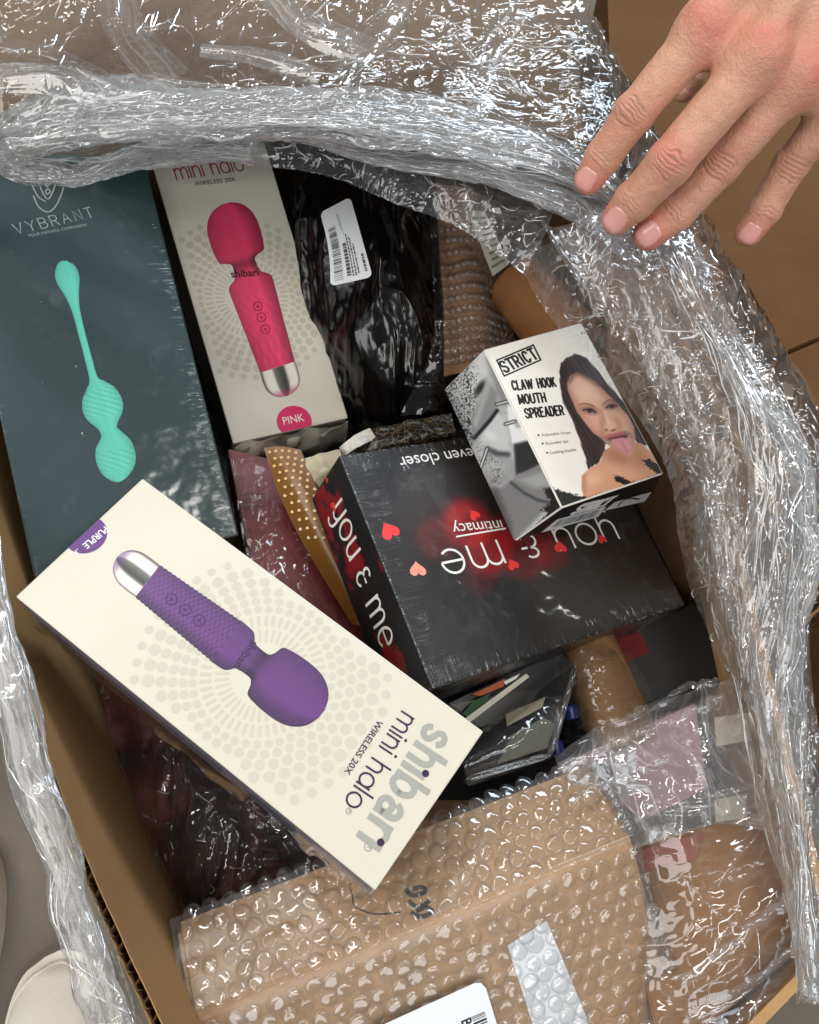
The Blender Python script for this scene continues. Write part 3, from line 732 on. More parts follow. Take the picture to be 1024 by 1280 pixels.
# ---- black card game box
def heart(f, c, r, mat, rot_, name='heart_print'):
    t = np.linspace(0, 2 * math.pi, 40, endpoint=False)
    x = 16 * np.sin(t) ** 3 / 17; y = (13 * np.cos(t) - 5 * np.cos(2 * t) - 2 * np.cos(3 * t) - np.cos(4 * t)) / 17
    a = math.radians(rot_); q = np.stack([x * math.cos(a) - y * math.sin(a), x * math.sin(a) + y * math.cos(a)], 1) * r
    f.poly(name, f.px([c])[0] + q, mat, pixels=False)
def game_box():
    M = rvM([-0.0054, 0.4184, 0.3867], [0.0665, 0.1931, 0.4549]); W, L, T = .191, .1388, .052
    root = thing('card_game_box', 'glossy black game carton with red hearts, lettering upside down', 'box'); setM(root, M)
    mt = mat_shrink('black_shrink_board', rgb(13, 13, 14), W / 2, L / 2, amount=.9, patch=2.6)
    bm_obj('carton', prism(rectp(-W / 2, W / 2, -L / 2, L / 2), -T, 0, .0012), mt, root)
    f = Face(root, M)
    def art(x, y, a, b):
        im = np.tile(np.array([[15., 15, 16]]), (len(x), 1))
        n = fbm(x / 60, y / 60, None, 4)
        im += (10 + 9 * n)[:, None] * sstep(520, 640, x)[:, None] * .6
        # out-of-focus figures: greys
        im = over(im, esdf(x, y, 560, 610, 70, 40, -20), (58, 52, 52), 22, .55)
        im = over(im, esdf(x, y, 520, 620, 26, 60, 10), (54, 46, 46), 18, .5)
        im = over(im, psdf(x, y, [(650, 720), (760, 700), (840, 750), (700, 800)]), (64, 64, 62), 26, .5)
        for (cx, cy, r, c, al) in ((585, 655, 30, (190, 30, 38), .75), (548, 672, 28, (150, 32, 34), .55), (610, 690, 30, (200, 26, 32), .7), (570, 640, 16, (190, 34, 40), .5), (655, 690, 34, (150, 20, 26), .6), (690, 690, 22, (170, 22, 26), .55), (600, 720, 24, (120, 20, 24), .45), (635, 660, 20, (170, 20, 28), .6)):
            im = over(im, esdf(x, y, cx, cy, r, r), c, 10, al * .78)
        return im
    f.picture('cover_picture', -W / 2 + .0014, W / 2 - .0014, -L / 2 + .0014, L / 2 - .0014, 150, 110, art, mat_shrink('black_shrink_print', (0, 0, 0, 1), W / 2, L / 2, True, .9, 2.6))
    f.pen('title_lettering', 'you & me', (762, 648), (546, 690), (768, 674), M_WHITEINK, .10, gap=.30)
    f.poly('rule_line', [(570, 670), (632, 659.5), (632.3, 661.5), (570.3, 672)], M_WHITEINK)
    f.text('caption_lettering', 'and intimacy', (657, 647.5), (564, 655.5), M_WHITEINK, 1.0)
    f.text('caption_lettering', 'bringing you even closer', (682, 548), (497, 572), M_WHITEINK, 1.0)
    for c, r, m, ro in (((487, 664), .0062, M_HEART, 195), ((522, 712), .0052, M_HEART2, 170), ((593, 644), .0040, M_HEART, 200), ((641, 706), .0042, M_HEART, 190), ((700, 684), .0048, M_HEART, 170), ((752, 674), .0036, M_HEART, 190)):
        heart(f, c, r, m, ro)
    s = Face(root, M, (-W / 2, 0, 0), (0, -1, 0), (0, 0, 1))
    def side(x, y, a, b):
        im = np.tile(np.array([[16., 14, 15]]), (len(x), 1)); n = fbm(a * 60, b * 90, None, 9); k = sstep(-.1, .5, n + .25 - np.abs(b + .034) * 30)
        return im * (1 - k[:, None]) + np.array([[128., 14, 24]]) * k[:, None]
    s.picture('side_picture', -L / 2 + .0014, L / 2 - .0014, -T + .0014, -.0014, 90, 40, side)
    s.pen('side_lettering', 'you & me', (415, 640), (478, 812), (431, 633), M_WHITEINK, .10, gap=.34)
    heart(s, (417, 633), .0035, M_HEART, 200); heart(s, (409, 600), .002, M_HEART, 150)
game_box()

# ---- white box with the two photographs
def strict_box():
    M = rvM([0.0599, 0.1172, 0.3822], [0.0902, 0.2435, 0.5115]); w, h, a, d, b = .0633, .1029, .0189, .0343, .0100
    root = thing('novelty_box', 'small white angled carton with two portrait pictures, on the black game box', 'box'); setM(root, M)
    # trapezoid prism, narrow front
    bm = bmesh.new(); ys = (h / 2, -h / 2)
    pr = [(-w / 2, 0), (w / 2, 0), (w / 2 + b, -d), (-w / 2 - a, -d)]
    hi = [bm.verts.new((x, ys[0], z)) for x, z in pr]; lo = [bm.verts.new((x, ys[1], z)) for x, z in pr]
    bm.faces.new(hi); bm.faces.new(lo)
    for i in range(4): bm.faces.new((hi[i], hi[(i + 1) % 4], lo[(i + 1) % 4], lo[i]))
    bmesh.ops.recalc_face_normals(bm, faces=bm.faces); bmesh.ops.bevel(bm, geom=list(bm.edges), offset=.0008, segments=2, affect='EDGES')
    bm_obj('carton', bm, mat_paper('white_carton', rgb(228, 224, 216), scuff=.05), root)
    f = Face(root, M)
    Z = lambda pts: [(540 + p[0] / 3.2, 400 + p[1] / 3.2) for p in pts]
    def front(px, py, aa, bb):
        x = (px - 690) * 6.4; y = (py - 430) * 6.4
        im = np.tile(np.array([[236., 231, 222]]), (len(x), 1)); n = fbm(x / 60, y / 60, None, 2)
        hair = [(62, 230), (75, 150), (120, 105), (190, 82), (275, 110), (370, 215), (480, 360), (580, 470), (670, 630), (760, 800), (700, 830), (640, 720), (430, 760), (425, 860), (370, 950), (290, 1003), (268, 900), (218, 760), (158, 600), (92, 460), (66, 340)]
        st = noise((x * .86 - y * .5) / 16, (x * .5 + y * .86) / 200, None, 5) + .6 * noise((x * .86 - y * .5) / 7, (x * .5 + y * .86) / 150, None, 6)
        hd = psdf(x, y, hair) + 5 * st
        im = over(im, hd, (44, 31, 30), 7); im = im + (1 - sstep(-8, 0, hd))[:, None] * (st * 13 + 6)[:, None] * np.array([1.1, .95, .9])
        # neck, shoulder and chest
        body = [(420, 850), (480, 815), (560, 870), (640, 880), (655, 780), (720, 795), (830, 900), (885, 1050), (890, 1110), (260, 1240), (238, 1150), (240, 1055), (290, 1003), (380, 955)]
        bd = psdf(x, y, body); im = over(im, bd, (206, 150, 118), 8)
        ins = (1 - sstep(-8, 8, bd))[:, None]
        for (cx, cy, rx, ry, an, c, al) in ((520, 900, 110, 60, 30, (150, 98, 74), .6), (690, 900, 60, 90, -20, (160, 108, 84), .5), (330, 1080, 80, 60, -20, (226, 176, 146), .7), (560, 1030, 150, 50, 15, (216, 160, 130), .6), (250, 1120, 24, 110, 0, (168, 112, 84), .55)):
            im = im * (1 - ins) + over(im, esdf(x, y, cx, cy, rx, ry, an), c, min(rx, ry) * .8, al) * ins
        face = [(122, 310), (145, 255), (200, 225), (265, 255), (350, 300), (440, 395), (525, 480), (605, 570), (655, 660), (668, 745), (650, 850), (622, 905), (570, 890), (495, 835), (430, 795), (395, 755), (335, 715), (258, 620), (200, 540), (162, 450), (130, 380)]
        fd = psdf(x, y, face); im = over(im, fd, (214, 166, 142), 8)
        ins = (1 - sstep(-8, 8, fd))[:, None]; sh = ins * (sstep(-70, 0, fd) * .45)[:, None]; im = im * (1 - sh) + np.array([140., 88, 72]) * sh
        for (cx, cy, rx, ry, an, c, al) in ((270, 370, 110, 70, 40, (234, 198, 178), .75), (310, 630, 70, 50, 45, (222, 160, 140), .6), (580, 610, 50, 60, 30, (216, 160, 142), .55), (405, 640, 26, 90, 5, (176, 120, 98), .55), (530, 640, 26, 60, -20, (176, 122, 102), .5), (380, 540, 40, 26, 10, (196, 142, 120), .5), (560, 850, 60, 40, 40, (186, 128, 108), .6), (420, 740, 40, 34, 30, (186, 130, 110), .5)):
            im = im * (1 - ins) + over(im, esdf(x, y, cx, cy, rx, ry, an), c, min(rx, ry) * .9, al) * ins
        im = over(im, lsdf(x, y, [(140, 300), (170, 250), (215, 232), (290, 275), (380, 330)], 10), (70, 46, 42), 26, .6)
        # brows and eyes
        im = over(im, lsdf(x, y, [(222, 486), (252, 476), (300, 482), (342, 502)], 5), (92, 60, 52), 8, .8)
        im = over(im, lsdf(x, y, [(408, 484), (438, 456), (470, 446), (500, 458)], 5), (92, 60, 52), 8, .8)
        for (cx, cy, rx, an) in ((300, 535, 52, 12), (478, 500, 42, -8)):
            im = over(im, esdf(x, y, cx, cy - 6, rx + 10, 30, an), (128, 82, 76), 22, .8)
            im = over(im, esdf(x, y, cx, cy, rx - 10, 11, an), (120, 104, 106), 8, .9)
            im = over(im, esdf(x, y, cx + 2, cy, 16, 14), (34, 24, 28), 6)
            a_ = math.radians(an); e_ = np.array([math.cos(a_), math.sin(a_)])
            im = over(im, lsdf(x, y, [np.array([cx, cy + 4]) - e_ * rx, np.array([cx - 10, cy - 14]), np.array([cx + 16, cy - 13]), np.array([cx, cy + 2]) + e_ * rx], 5), (36, 22, 24), 7)
        # nose
        im = over(im, lsdf(x, y, [(425, 545), (440, 600), (462, 640)], 8), (240, 206, 186), 16, .75)
        im = over(im, esdf(x, y, 466, 655, 44, 28, -8), (228, 180, 158), 18, .8)
        im = over(im, esdf(x, y, 436, 688, 14, 8, 20), (112, 66, 56), 7, .85); im = over(im, esdf(x, y, 492, 690, 20, 8, -20), (104, 60, 52), 7, .85)
        # mouth
        im = over(im, psdf(x, y, [(412, 742), (450, 722), (490, 716), (530, 704), (580, 698), (622, 722), (600, 760), (480, 790)]), (170, 100, 98), 10)
        im = over(im, psdf(x, y, [(440, 758), (500, 744), (590, 726), (610, 750), (500, 775)]), (84, 36, 40), 8)
        im = over(im, psdf(x, y, [(470, 764), (555, 748), (605, 752), (638, 800), (640, 860), (620, 895), (560, 858), (505, 812)]), (202, 138, 144), 9)
        im = over(im, lsdf(x, y, [(556, 782), (606, 866)], 5), (168, 98, 106), 14, .6); im = over(im, lsdf(x, y, [(590, 776), (620, 830)], 5), (226, 176, 178), 12, .6)
        for q in ([(404, 752), (430, 782), (462, 776)], [(592, 704), (622, 716), (636, 746)]):
            im = over(im, lsdf(x, y, q, 8), (62, 52, 52), 5, .9); im = over(im, lsdf(x, y, q, 3), (206, 200, 198), 4)
        # black brush marks
        br = 12 * noise(x / 16, y / 6, None, 21)
        for pg in ([(486, 1048), (560, 1062), (640, 1098), (720, 1120), (900, 1075), (900, 1160), (700, 1175), (600, 1142), (520, 1100)], [(715, 930), (780, 925), (860, 960), (895, 1080), (840, 1035), (770, 985)], [(-80, 1120), (40, 1160), (130, 1190), (280, 1228), (400, 1195), (520, 1160), (900, 1080), (920, 1320), (-80, 1320)]):
            im = over(im, psdf(x, y, pg) + br, (16, 15, 16), 4)
        return im
    f.picture('portrait_picture', -w / 2 + .0006, w / 2 - .0006, -h / 2 + .0008, h / 2 - .0008, 210, 330, front)
    lf = f.polys('logo_frame', [f.px(Z(q)) for q in ([(255, 160), (405, 97), (408, 103), (258, 166)], [(287, 222), (436, 156), (439, 162), (290, 228)], [(255, 160), (261, 158), (293, 226), (287, 228)], [(400, 98), (407, 97), (439, 160), (432, 163)])], M_BLACKINK)
    f.pen('logo_lettering', caps('STRICT'), *Z([(294, 211), (425, 153), (273, 168)]), M_BLACKINK, .20, gap=.24, parent=lf)
    f.pen('product_lettering', caps('CLAW HOOK'), *Z([(326, 281), (496, 266), (311, 245)]), M_BLACKINK, .20, gap=.26)
    f.pen('product_lettering', caps('MOUTH'), *Z([(352, 337), (457, 328), (338, 301)]), M_BLACKINK, .20, gap=.26)
    f.pen('product_lettering', caps('SPREADER'), *Z([(378, 393), (529, 379), (364, 357)]), M_BLACKINK, .20, gap=.26)
    for t_, p0, p1 in (('Adjustable Straps', (440, 466), (556, 455)), ('Rounded tips', (457, 500), (546, 490)), ('Locking buckle', (475, 537), (577, 524))):
        ft = f.text('feature_lettering', t_, *Z([p0, p1]), M_BLACKINK, 1.0)
        k = np.linspace(0, 6.283, 12); c = f.px(Z([(p0[0] - 14, p0[1] - 5)]))[0]; f.poly('bullet', c + np.stack([np.cos(k), np.sin(k)], 1) * .0006, M_BLACKINK, pixels=False, parent=ft)
    # slanted left face: black and white close-up
    e = np.array([a, 0, d]); wl = np.linalg.norm(e); e /= wl
    g = Face(root, M, (-w / 2, 0, 0), tuple(e), (0, 1, 0))
    def left(px, py, aa, bb):
        x = (px - 550) * 4.739; y = (py - 420) * 4.739
        n = fbm(x / 24, y / 24, None, 31, 5); G = lambda v: (v, v, v)
        im = np.repeat((186 + 10 * n)[:, None], 3, 1)
        im = over(im, psdf(x, y, [(20, 380), (60, 300), (130, 420), (200, 620), (170, 680)]), G(120), 50, .7)
        im = over(im, psdf(x, y, [(160, 200), (250, 60), (300, 150), (270, 260), (190, 380), (170, 300)]), G(214), 40, .8)
        spk = np.clip(noise(x / 7, y / 7, None, 41) + .30 - np.abs(psdf(x, y, [(40, 330), (150, 180), (170, 330), (180, 600), (110, 520)])) / 90, 0, 1)
        im = im * (1 - .85 * np.clip(spk * 1.6, 0, 1)[:, None])
        im = over(im, psdf(x, y, [(270, 130), (320, 160), (390, 330), (400, 420), (360, 400), (320, 280)]), G(120), 22, .7)
        im = over(im, esdf(x, y, 238, 308, 20, 48, 32), G(34), 14)
        lip = [(282, 262), (342, 340), (338, 432), (290, 500), (222, 580), (188, 592), (190, 480), (232, 380)]
        im = over(im, psdf(x, y, lip), G(138), 16); im = over(im, lsdf(x, y, [(290, 280), (250, 400), (210, 520)], 14), G(190), 22, .7)
        im = over(im, psdf(x, y, [(400, 410), (470, 440), (560, 640), (430, 650), (405, 520)]), G(238), 8)
        im = over(im, psdf(x, y, [(332, 450), (384, 498), (412, 600), (402, 684), (340, 692), (262, 642), (230, 604), (290, 510)]), G(206), 18)
        im = over(im, esdf(x, y, 300, 590, 40, 26, 30), G(232), 20, .7)
        im = over(im, lsdf(x, y, [(338, 442), (296, 500), (244, 560), (204, 604)], 11), G(20), 8)
        im = over(im, esdf(x, y, 345, 790, 102, 104, 0), G(158), 26); im = over(im, esdf(x, y, 330, 770, 60, 50, 0), G(196), 40, .7)
        im = over(im, lsdf(x, y, [(285, 668), (340, 696), (404, 702)], 12), G(44), 18, .85)
        spk2 = np.clip(noise(x / 7, y / 7, None, 43) + .2 - np.abs(esdf(x, y, 280, 800, 60, 80)) / 80, 0, 1); im = im * (1 - .5 * spk2[:, None])
        im = over(im, psdf(x, y, [(438, 640), (560, 610), (640, 740), (520, 800), (450, 826)]), G(40), 14)
        im = over(im, psdf(x, y, [(450, 828), (540, 790), (630, 745), (720, 900), (640, 1010), (440, 1220), (330, 1060), (290, 890), (360, 900), (420, 862)]), G(126), 16)
        im = over(im, psdf(x, y, [(460, 850), (610, 800), (680, 890), (560, 900)]), G(176), 30, .8)
        im = over(im, lsdf(x, y, [(420, 868), (500, 930), (580, 972), (660, 990)], 7), G(46), 12, .85)
        im = over(im, psdf(x, y, [(290, 900), (340, 910), (420, 1100), (430, 1210), (360, 1120)]), G(66), 30, .8)
        im = over(im, esdf(x, y, 468, 512, 26, 34, 20), G(180), 10)
        for q in ([(338, 405), (416, 384)], [(388, 522), (442, 506)], [(228, 815), (280, 668)]):
            im = over(im, lsdf(x, y, q, 11), G(24), 4); im = over(im, lsdf(x, y, q, 5), G(226), 4)
        br = 10 * noise(x / 12, y / 5, None, 22)
        im = over(im, psdf(x, y, [(612, 905), (700, 895), (860, 950), (790, 1020), (640, 1140), (430, 1240), (560, 1130), (640, 1050), (600, 1030), (660, 985)]) + br, G(16), 4)
        return im
    g.picture('closeup_picture', -wl + .0008, -.0006, -h / 2 + .0008, h / 2 - .0008, 120, 300, left)
    # bottom end: black with the maker's plate and barcode
    k = Face(root, M, (0, -h / 2, 0), (1, 0, 0), (0, 0, 1))
    k.poly('end_panel', [(-w / 2 + .0008, -.0008), (w / 2 - .0008, -.0008), (w / 2 + b - .0012, -d + .0008), (-w / 2 - a + .0012, -d + .0008)], M_BLACKINK, pixels=False)
    k.pen('logo_lettering', caps('STRICT'), *Z([(556, 778), (690, 744), (546, 752)]), M_WHITEINK, .22, gap=.24)
    bp = k.poly('barcode_panel', Z([(436, 850), (500, 797), (698, 745), (664, 787)]), M_LABEL)
    k.poly('barcode_panel', Z([(690, 762), (730, 728), (880, 686), (850, 725)]), M_LABEL)
    bars = []; rn = random.Random(9)
    for q in range(26):
        t = q / 26; w = rn.choice([.010, .016, .024]); A = np.array([(508 + 170 * u, 800 - 44 * u) for u in (t, t + w)]); B = np.array([(478 + 172 * u, 830 - 44 * u) for u in (t, t + w)])
        bars.append(k.px(Z([A[0], A[1], B[1], B[0]])))
    k.polys('barcode', bars, M_BLACKINK, parent=bp)
    k.strokes('recycling_mark', [k.px(Z(spline([(745, 742, 0), (765, 722, 0), (800, 712, 0), (828, 716, 0)], 14)[:, :2]))], .0016, M_BLACKINK)
strict_box()

# ================================================================== soft and loose goods
def net(rows, nu, nv):
    """smooth surface through a control net given as rows of (photo x, photo y, height)"""
    W = np.array([[P(*p) for p in r] for r in rows])                    # R x C x 3
    A = np.stack([spline(W[i], nv) for i in range(len(W))], 0)          # R x nv x 3
    B = np.stack([spline(A[:, j], nu) for j in range(nv)], 1)           # nu x nv x 3
    return B
def normals(B):
    a = np.gradient(B, axis=0); b = np.gradient(B, axis=1); n = np.cross(a, b); n /= np.linalg.norm(n, axis=-1)[..., None] + 1e-12
    if n[..., 2].mean() < 0: n = -n
    return n
def uvof(B):
    u = np.concatenate([np.zeros((1, B.shape[1])), np.cumsum(np.linalg.norm(np.diff(B, axis=0), axis=2), 0)], 0).mean(1, keepdims=True) * np.ones((1, B.shape[1]))
    v = np.concatenate([np.zeros((B.shape[0], 1)), np.cumsum(np.linalg.norm(np.diff(B, axis=1), axis=2), 1)], 1)
    return np.stack([u, v], -1).reshape(-1, 2)
def surf(name, B, mat, parent, kind=None, smooth=True, uv=None, col=None):
    nu, nv = B.shape[:2]
    f = grid_faces(nu, nv); n = np.cross(B[1, 0] - B[0, 0], B[0, 1] - B[0, 0])
    if n[2] < 0: f = np.ascontiguousarray(f[:, ::-1])
    return mesh_obj(name, B.reshape(-1, 3), f, mat, parent, smooth=smooth, world=True, uv=None, kind=kind, col=crease_of(B) if col is None else col)
def crease_of(B):
    """how sharply the sheet is bent at each point, 0..1"""
    L = np.zeros(B.shape[:2])
    for ax in (0, 1):
        d = np.gradient(B, axis=ax); l = np.linalg.norm(d, axis=-1)[..., None] + 1e-9; t = d / l
        L += np.linalg.norm(np.gradient(t, axis=ax), axis=-1)
    L = np.clip(L / (np.percentile(L, 94) + 1e-9), 0, 1) ** 1.4
    return np.repeat(L.reshape(-1, 1), 3, 1)
def crumple(B, amp, fr, s=0, ridgy=.6, ani=(1, 1)):
    x, y, z = B[..., 0] * fr * ani[0], B[..., 1] * fr * ani[1], B[..., 2] * fr
    h = (1 - ridgy) * fbm(x, y, z, s, 4) + ridgy * (ridge(x + .4 * noise(x, y, z, s + 9), y + .4 * noise(y, x, z, s + 5), s + 3, 4) - 1.0)
    return B + normals(B) * (amp * h)[..., None]
def creases(B, parent, count, seed, mat=None, ln=(.004, .02), wd=(.00025, .0007), aniso=None, name='film_glint_ridges', lift=.0007, clump=30, thr=-.1):
    """film glints put in as shape: short wandering whitened tent-shaped ridges on the sheet"""
    rn = np.random.default_rng(seed); nu, nv = B.shape[:2]; N = normals(B)
    eu = np.linalg.norm(B[1:, :] - B[:-1, :], axis=2).mean(); ev = np.linalg.norm(B[:, 1:] - B[:, :-1], axis=2).mean()
    c = max(count * 3, 10); su = rn.uniform(1, nu - 2, c); sv = rn.uniform(1, nv - 2, c)
    w = B[su.astype(int), sv.astype(int)]; keep = noise(w[:, 0] * clump, w[:, 1] * clump, w[:, 2] * clump, seed) > thr + rn.uniform(-.5, .5, c)
    su, sv = su[keep][:count], sv[keep][:count]; m = len(su); K = 9
    ang = rn.uniform(0, 2 * math.pi, m)
    if aniso is not None: ang = aniso[0] + rn.normal(0, aniso[1], m)
    L = ln[0] + (ln[1] - ln[0]) * rn.random(m) ** 2; tw = rn.normal(0, .10, m) * (1 if aniso is None else .4)
    pu, pv = su.copy(), sv.copy(); pts = []; nn = []
    for k in range(K):
        iu = np.clip(pu, 0, nu - 1.001); iv = np.clip(pv, 0, nv - 1.001); a, b = iu.astype(int), iv.astype(int); fu, fv = (iu - a)[:, None], (iv - b)[:, None]
        pts.append(B[a, b] * (1 - fu) * (1 - fv) + B[a + 1, b] * fu * (1 - fv) + B[a, b + 1] * (1 - fu) * fv + B[a + 1, b + 1] * fu * fv); nn.append(N[a, b])
        ang = ang + tw + rn.normal(0, .16 if aniso is None else .06, m) + (rn.random(m) < (.10 if aniso is None else 0)) * rn.normal(0, .9, m); pu = pu + np.cos(ang) * L / K / eu; pv = pv + np.sin(ang) * L / K / ev
    p = np.stack(pts, 1); n = np.stack(nn, 1); t = np.gradient(p, axis=1); t /= np.linalg.norm(t, axis=2)[..., None] + 1e-9
    s = np.cross(t, n); s /= np.linalg.norm(s, axis=2)[..., None] + 1e-9
    wdt = (wd[0] + (wd[1] - wd[0]) * rn.random(m) ** 2)[:, None] * np.sin(np.linspace(.12, math.pi - .12, K))[None, :]
    up = lift
    V = np.stack([p - s * wdt[..., None] + n * up * .3, p + n * (up + wdt[..., None] * rn.uniform(.3, 1.2, (m, 1, 1))), p + s * wdt[..., None] + n * up * .3], 2).reshape(-1, 3)
    o = (np.arange(m)[:, None, None] * K + np.arange(K - 1)[None, :, None]) * 3 + np.arange(2)[None, None, :]; o = o.ravel()
    mesh_obj(name, V, np.stack([o, o + 3, o + 4, o + 1], 1), mat or M_GLINT, parent, smooth=True, world=True, kind='stuff')
def hframe(px, py, z, ang=0, tiltx=0, tilty=0):
    return Matrix.Translation(Vector(P(px, py, z))) @ Matrix.Rotation(R(ang), 4, 'Z') @ Matrix.Rotation(R(tiltx), 4, 'X') @ Matrix.Rotation(R(tilty), 4, 'Y')
def block(root, quad, zs, depth, mat, name='carton', bev=.001):
    """carton from the four photo corners of its top face (heights zs) and its depth; stored in the thing's frame"""
    q = np.array([P(x, y, z) for (x, y), z in zip(quad, zs)])
    n = np.cross(q[1] - q[0], q[3] - q[0]); n /= np.linalg.norm(n)
    if n[2] < 0: n = -n
    bm = bmesh.new(); Mi = npM(WM[root.name].inverted())
    L = lambda p: tuple(Mi[:3, :3] @ p + Mi[:3, 3])
    hi = [bm.verts.new(L(p)) for p in q]; lo = [bm.verts.new(L(p - n * depth)) for p in q]
    bm.faces.new(hi); bm.faces.new(lo)
    for i in range(4): bm.faces.new((hi[i], hi[(i + 1) % 4], lo[(i + 1) % 4], lo[i]))
    bmesh.ops.recalc_face_normals(bm, faces=bm.faces)
    if bev: bmesh.ops.bevel(bm, geom=list(bm.edges), offset=bev, segments=2, affect='EDGES')
    return bm_obj(name, bm, mat, root)
def tube_between(name, p, q, r0, r1, mat, parent, n=40, m=24, lump=0.0, s=0, cap=True):
    p = np.array(p); q = np.array(q); e = q - p; L = np.linalg.norm(e); e /= L
    a = np.cross(e, [0, 0, 1]); a /= np.linalg.norm(a); b = np.cross(a, e)
    t = np.linspace(0, 1, m); th = np.linspace(0, 2 * math.pi, n); tt, hh = np.meshgrid(t, th, indexing='ij')
    r = (r0 + (r1 - r0) * tt) * (1 + lump * fbm(tt * 5, np.cos(hh) * 1.5, np.sin(hh) * 1.5, s))
    if cap: r = r * np.sqrt(np.clip(1 - (np.clip(np.abs(tt - .5) - .42, 0, 1) / .08) ** 2, 0.0004, 1))
    B = p + e * (tt * L)[..., None] + a * (r * np.cos(hh))[..., None] + b * (r * np.sin(hh))[..., None]
    return mesh_obj(name, B.reshape(-1, 3), grid_faces(m, n), mat, parent, smooth=True, world=True)
def root_at(name, label, cat_, px, py, z, group=None):
    r = thing(name, label, cat_, group=group); setM(r, Matrix.Translation(Vector(P(px, py, z)))); return r

# ---- added black filler blocks underneath, standing in for the shade in the gaps
for nm, lb, q, z, dp in (('dark_filler', 'added black filler block keeping the gaps below the game box dark', [(330, 520), (900, 480), (930, 1000), (420, 1000)], .345, .16),
                         ('dark_filler', 'added black filler block keeping the gaps beneath the teal box dark', [(-60, 180), (420, 150), (420, 620), (60, 720)], .34, .16)):
    r = root_at(nm, lb, 'carton', q[0][0] + 200, q[0][1] + 200, .0); block(r, q, [z] * 4, dp, M_DARK)

# ---- bubble-wrapped carton at the bottom
def bubbles(f, x0, x1, y0, y1, pitch, r, hgt, rn, skip=None):
    V = []; Fs = []; row = 0; nr, ns = 4, 12; y = y0
    while y <= y1:
        x = x0 + (pitch / 2 if row % 2 else 0)
        while x <= x1 + 1e-9:
            cx = x + rn.uniform(-.0006, .0006); cy = y + rn.uniform(-.0006, .0006); sc = rn.uniform(.86, 1.08); hh = hgt * rn.uniform(.45, 1.15); b = len(V)
            dx, dy = rn.uniform(-.0010, .0010), rn.uniform(-.0010, .0010); dent = 1 if rn.random() < .35 else 0
            for i in range(nr + 1):
                t = i / nr; rr = r * sc * (1, .93, .78, .5, 0)[i]
                z = hh * (0, .62, .9, 1.0, (.92, .55)[dent])[i]
                for k in range(ns if i < nr else 1):
                    a = 2 * math.pi * k / ns
                    V.append(f.local(cx + dx * t + rr * math.cos(a), cy + dy * t + rr * math.sin(a), .0012 + z))
            for i in range(nr - 1):
                for k in range(ns): Fs.append((b + i * ns + k, b + i * ns + (k + 1) % ns, b + (i + 1) * ns + (k + 1) % ns, b + (i + 1) * ns + k))
            for k in range(ns): Fs.append((b + (nr - 1) * ns + k, b + (nr - 1) * ns + (k + 1) % ns, b + nr * ns))
            x += pitch
        y += pitch * .866; row += 1
    return V, Fs
def bub_col(n, ns=12, nr=4):
    k = np.arange(n) % (ns * nr + 1); i = k // ns
    v = np.choose(np.minimum(i, 4), [1.0, .55, .15, .06, .05]) * (.75 + .5 * noise(np.arange(n) // (ns * nr + 1) * 1.7, np.zeros(n), None, 3)); return np.repeat(np.clip(v, 0, 1)[:, None], 3, 1)
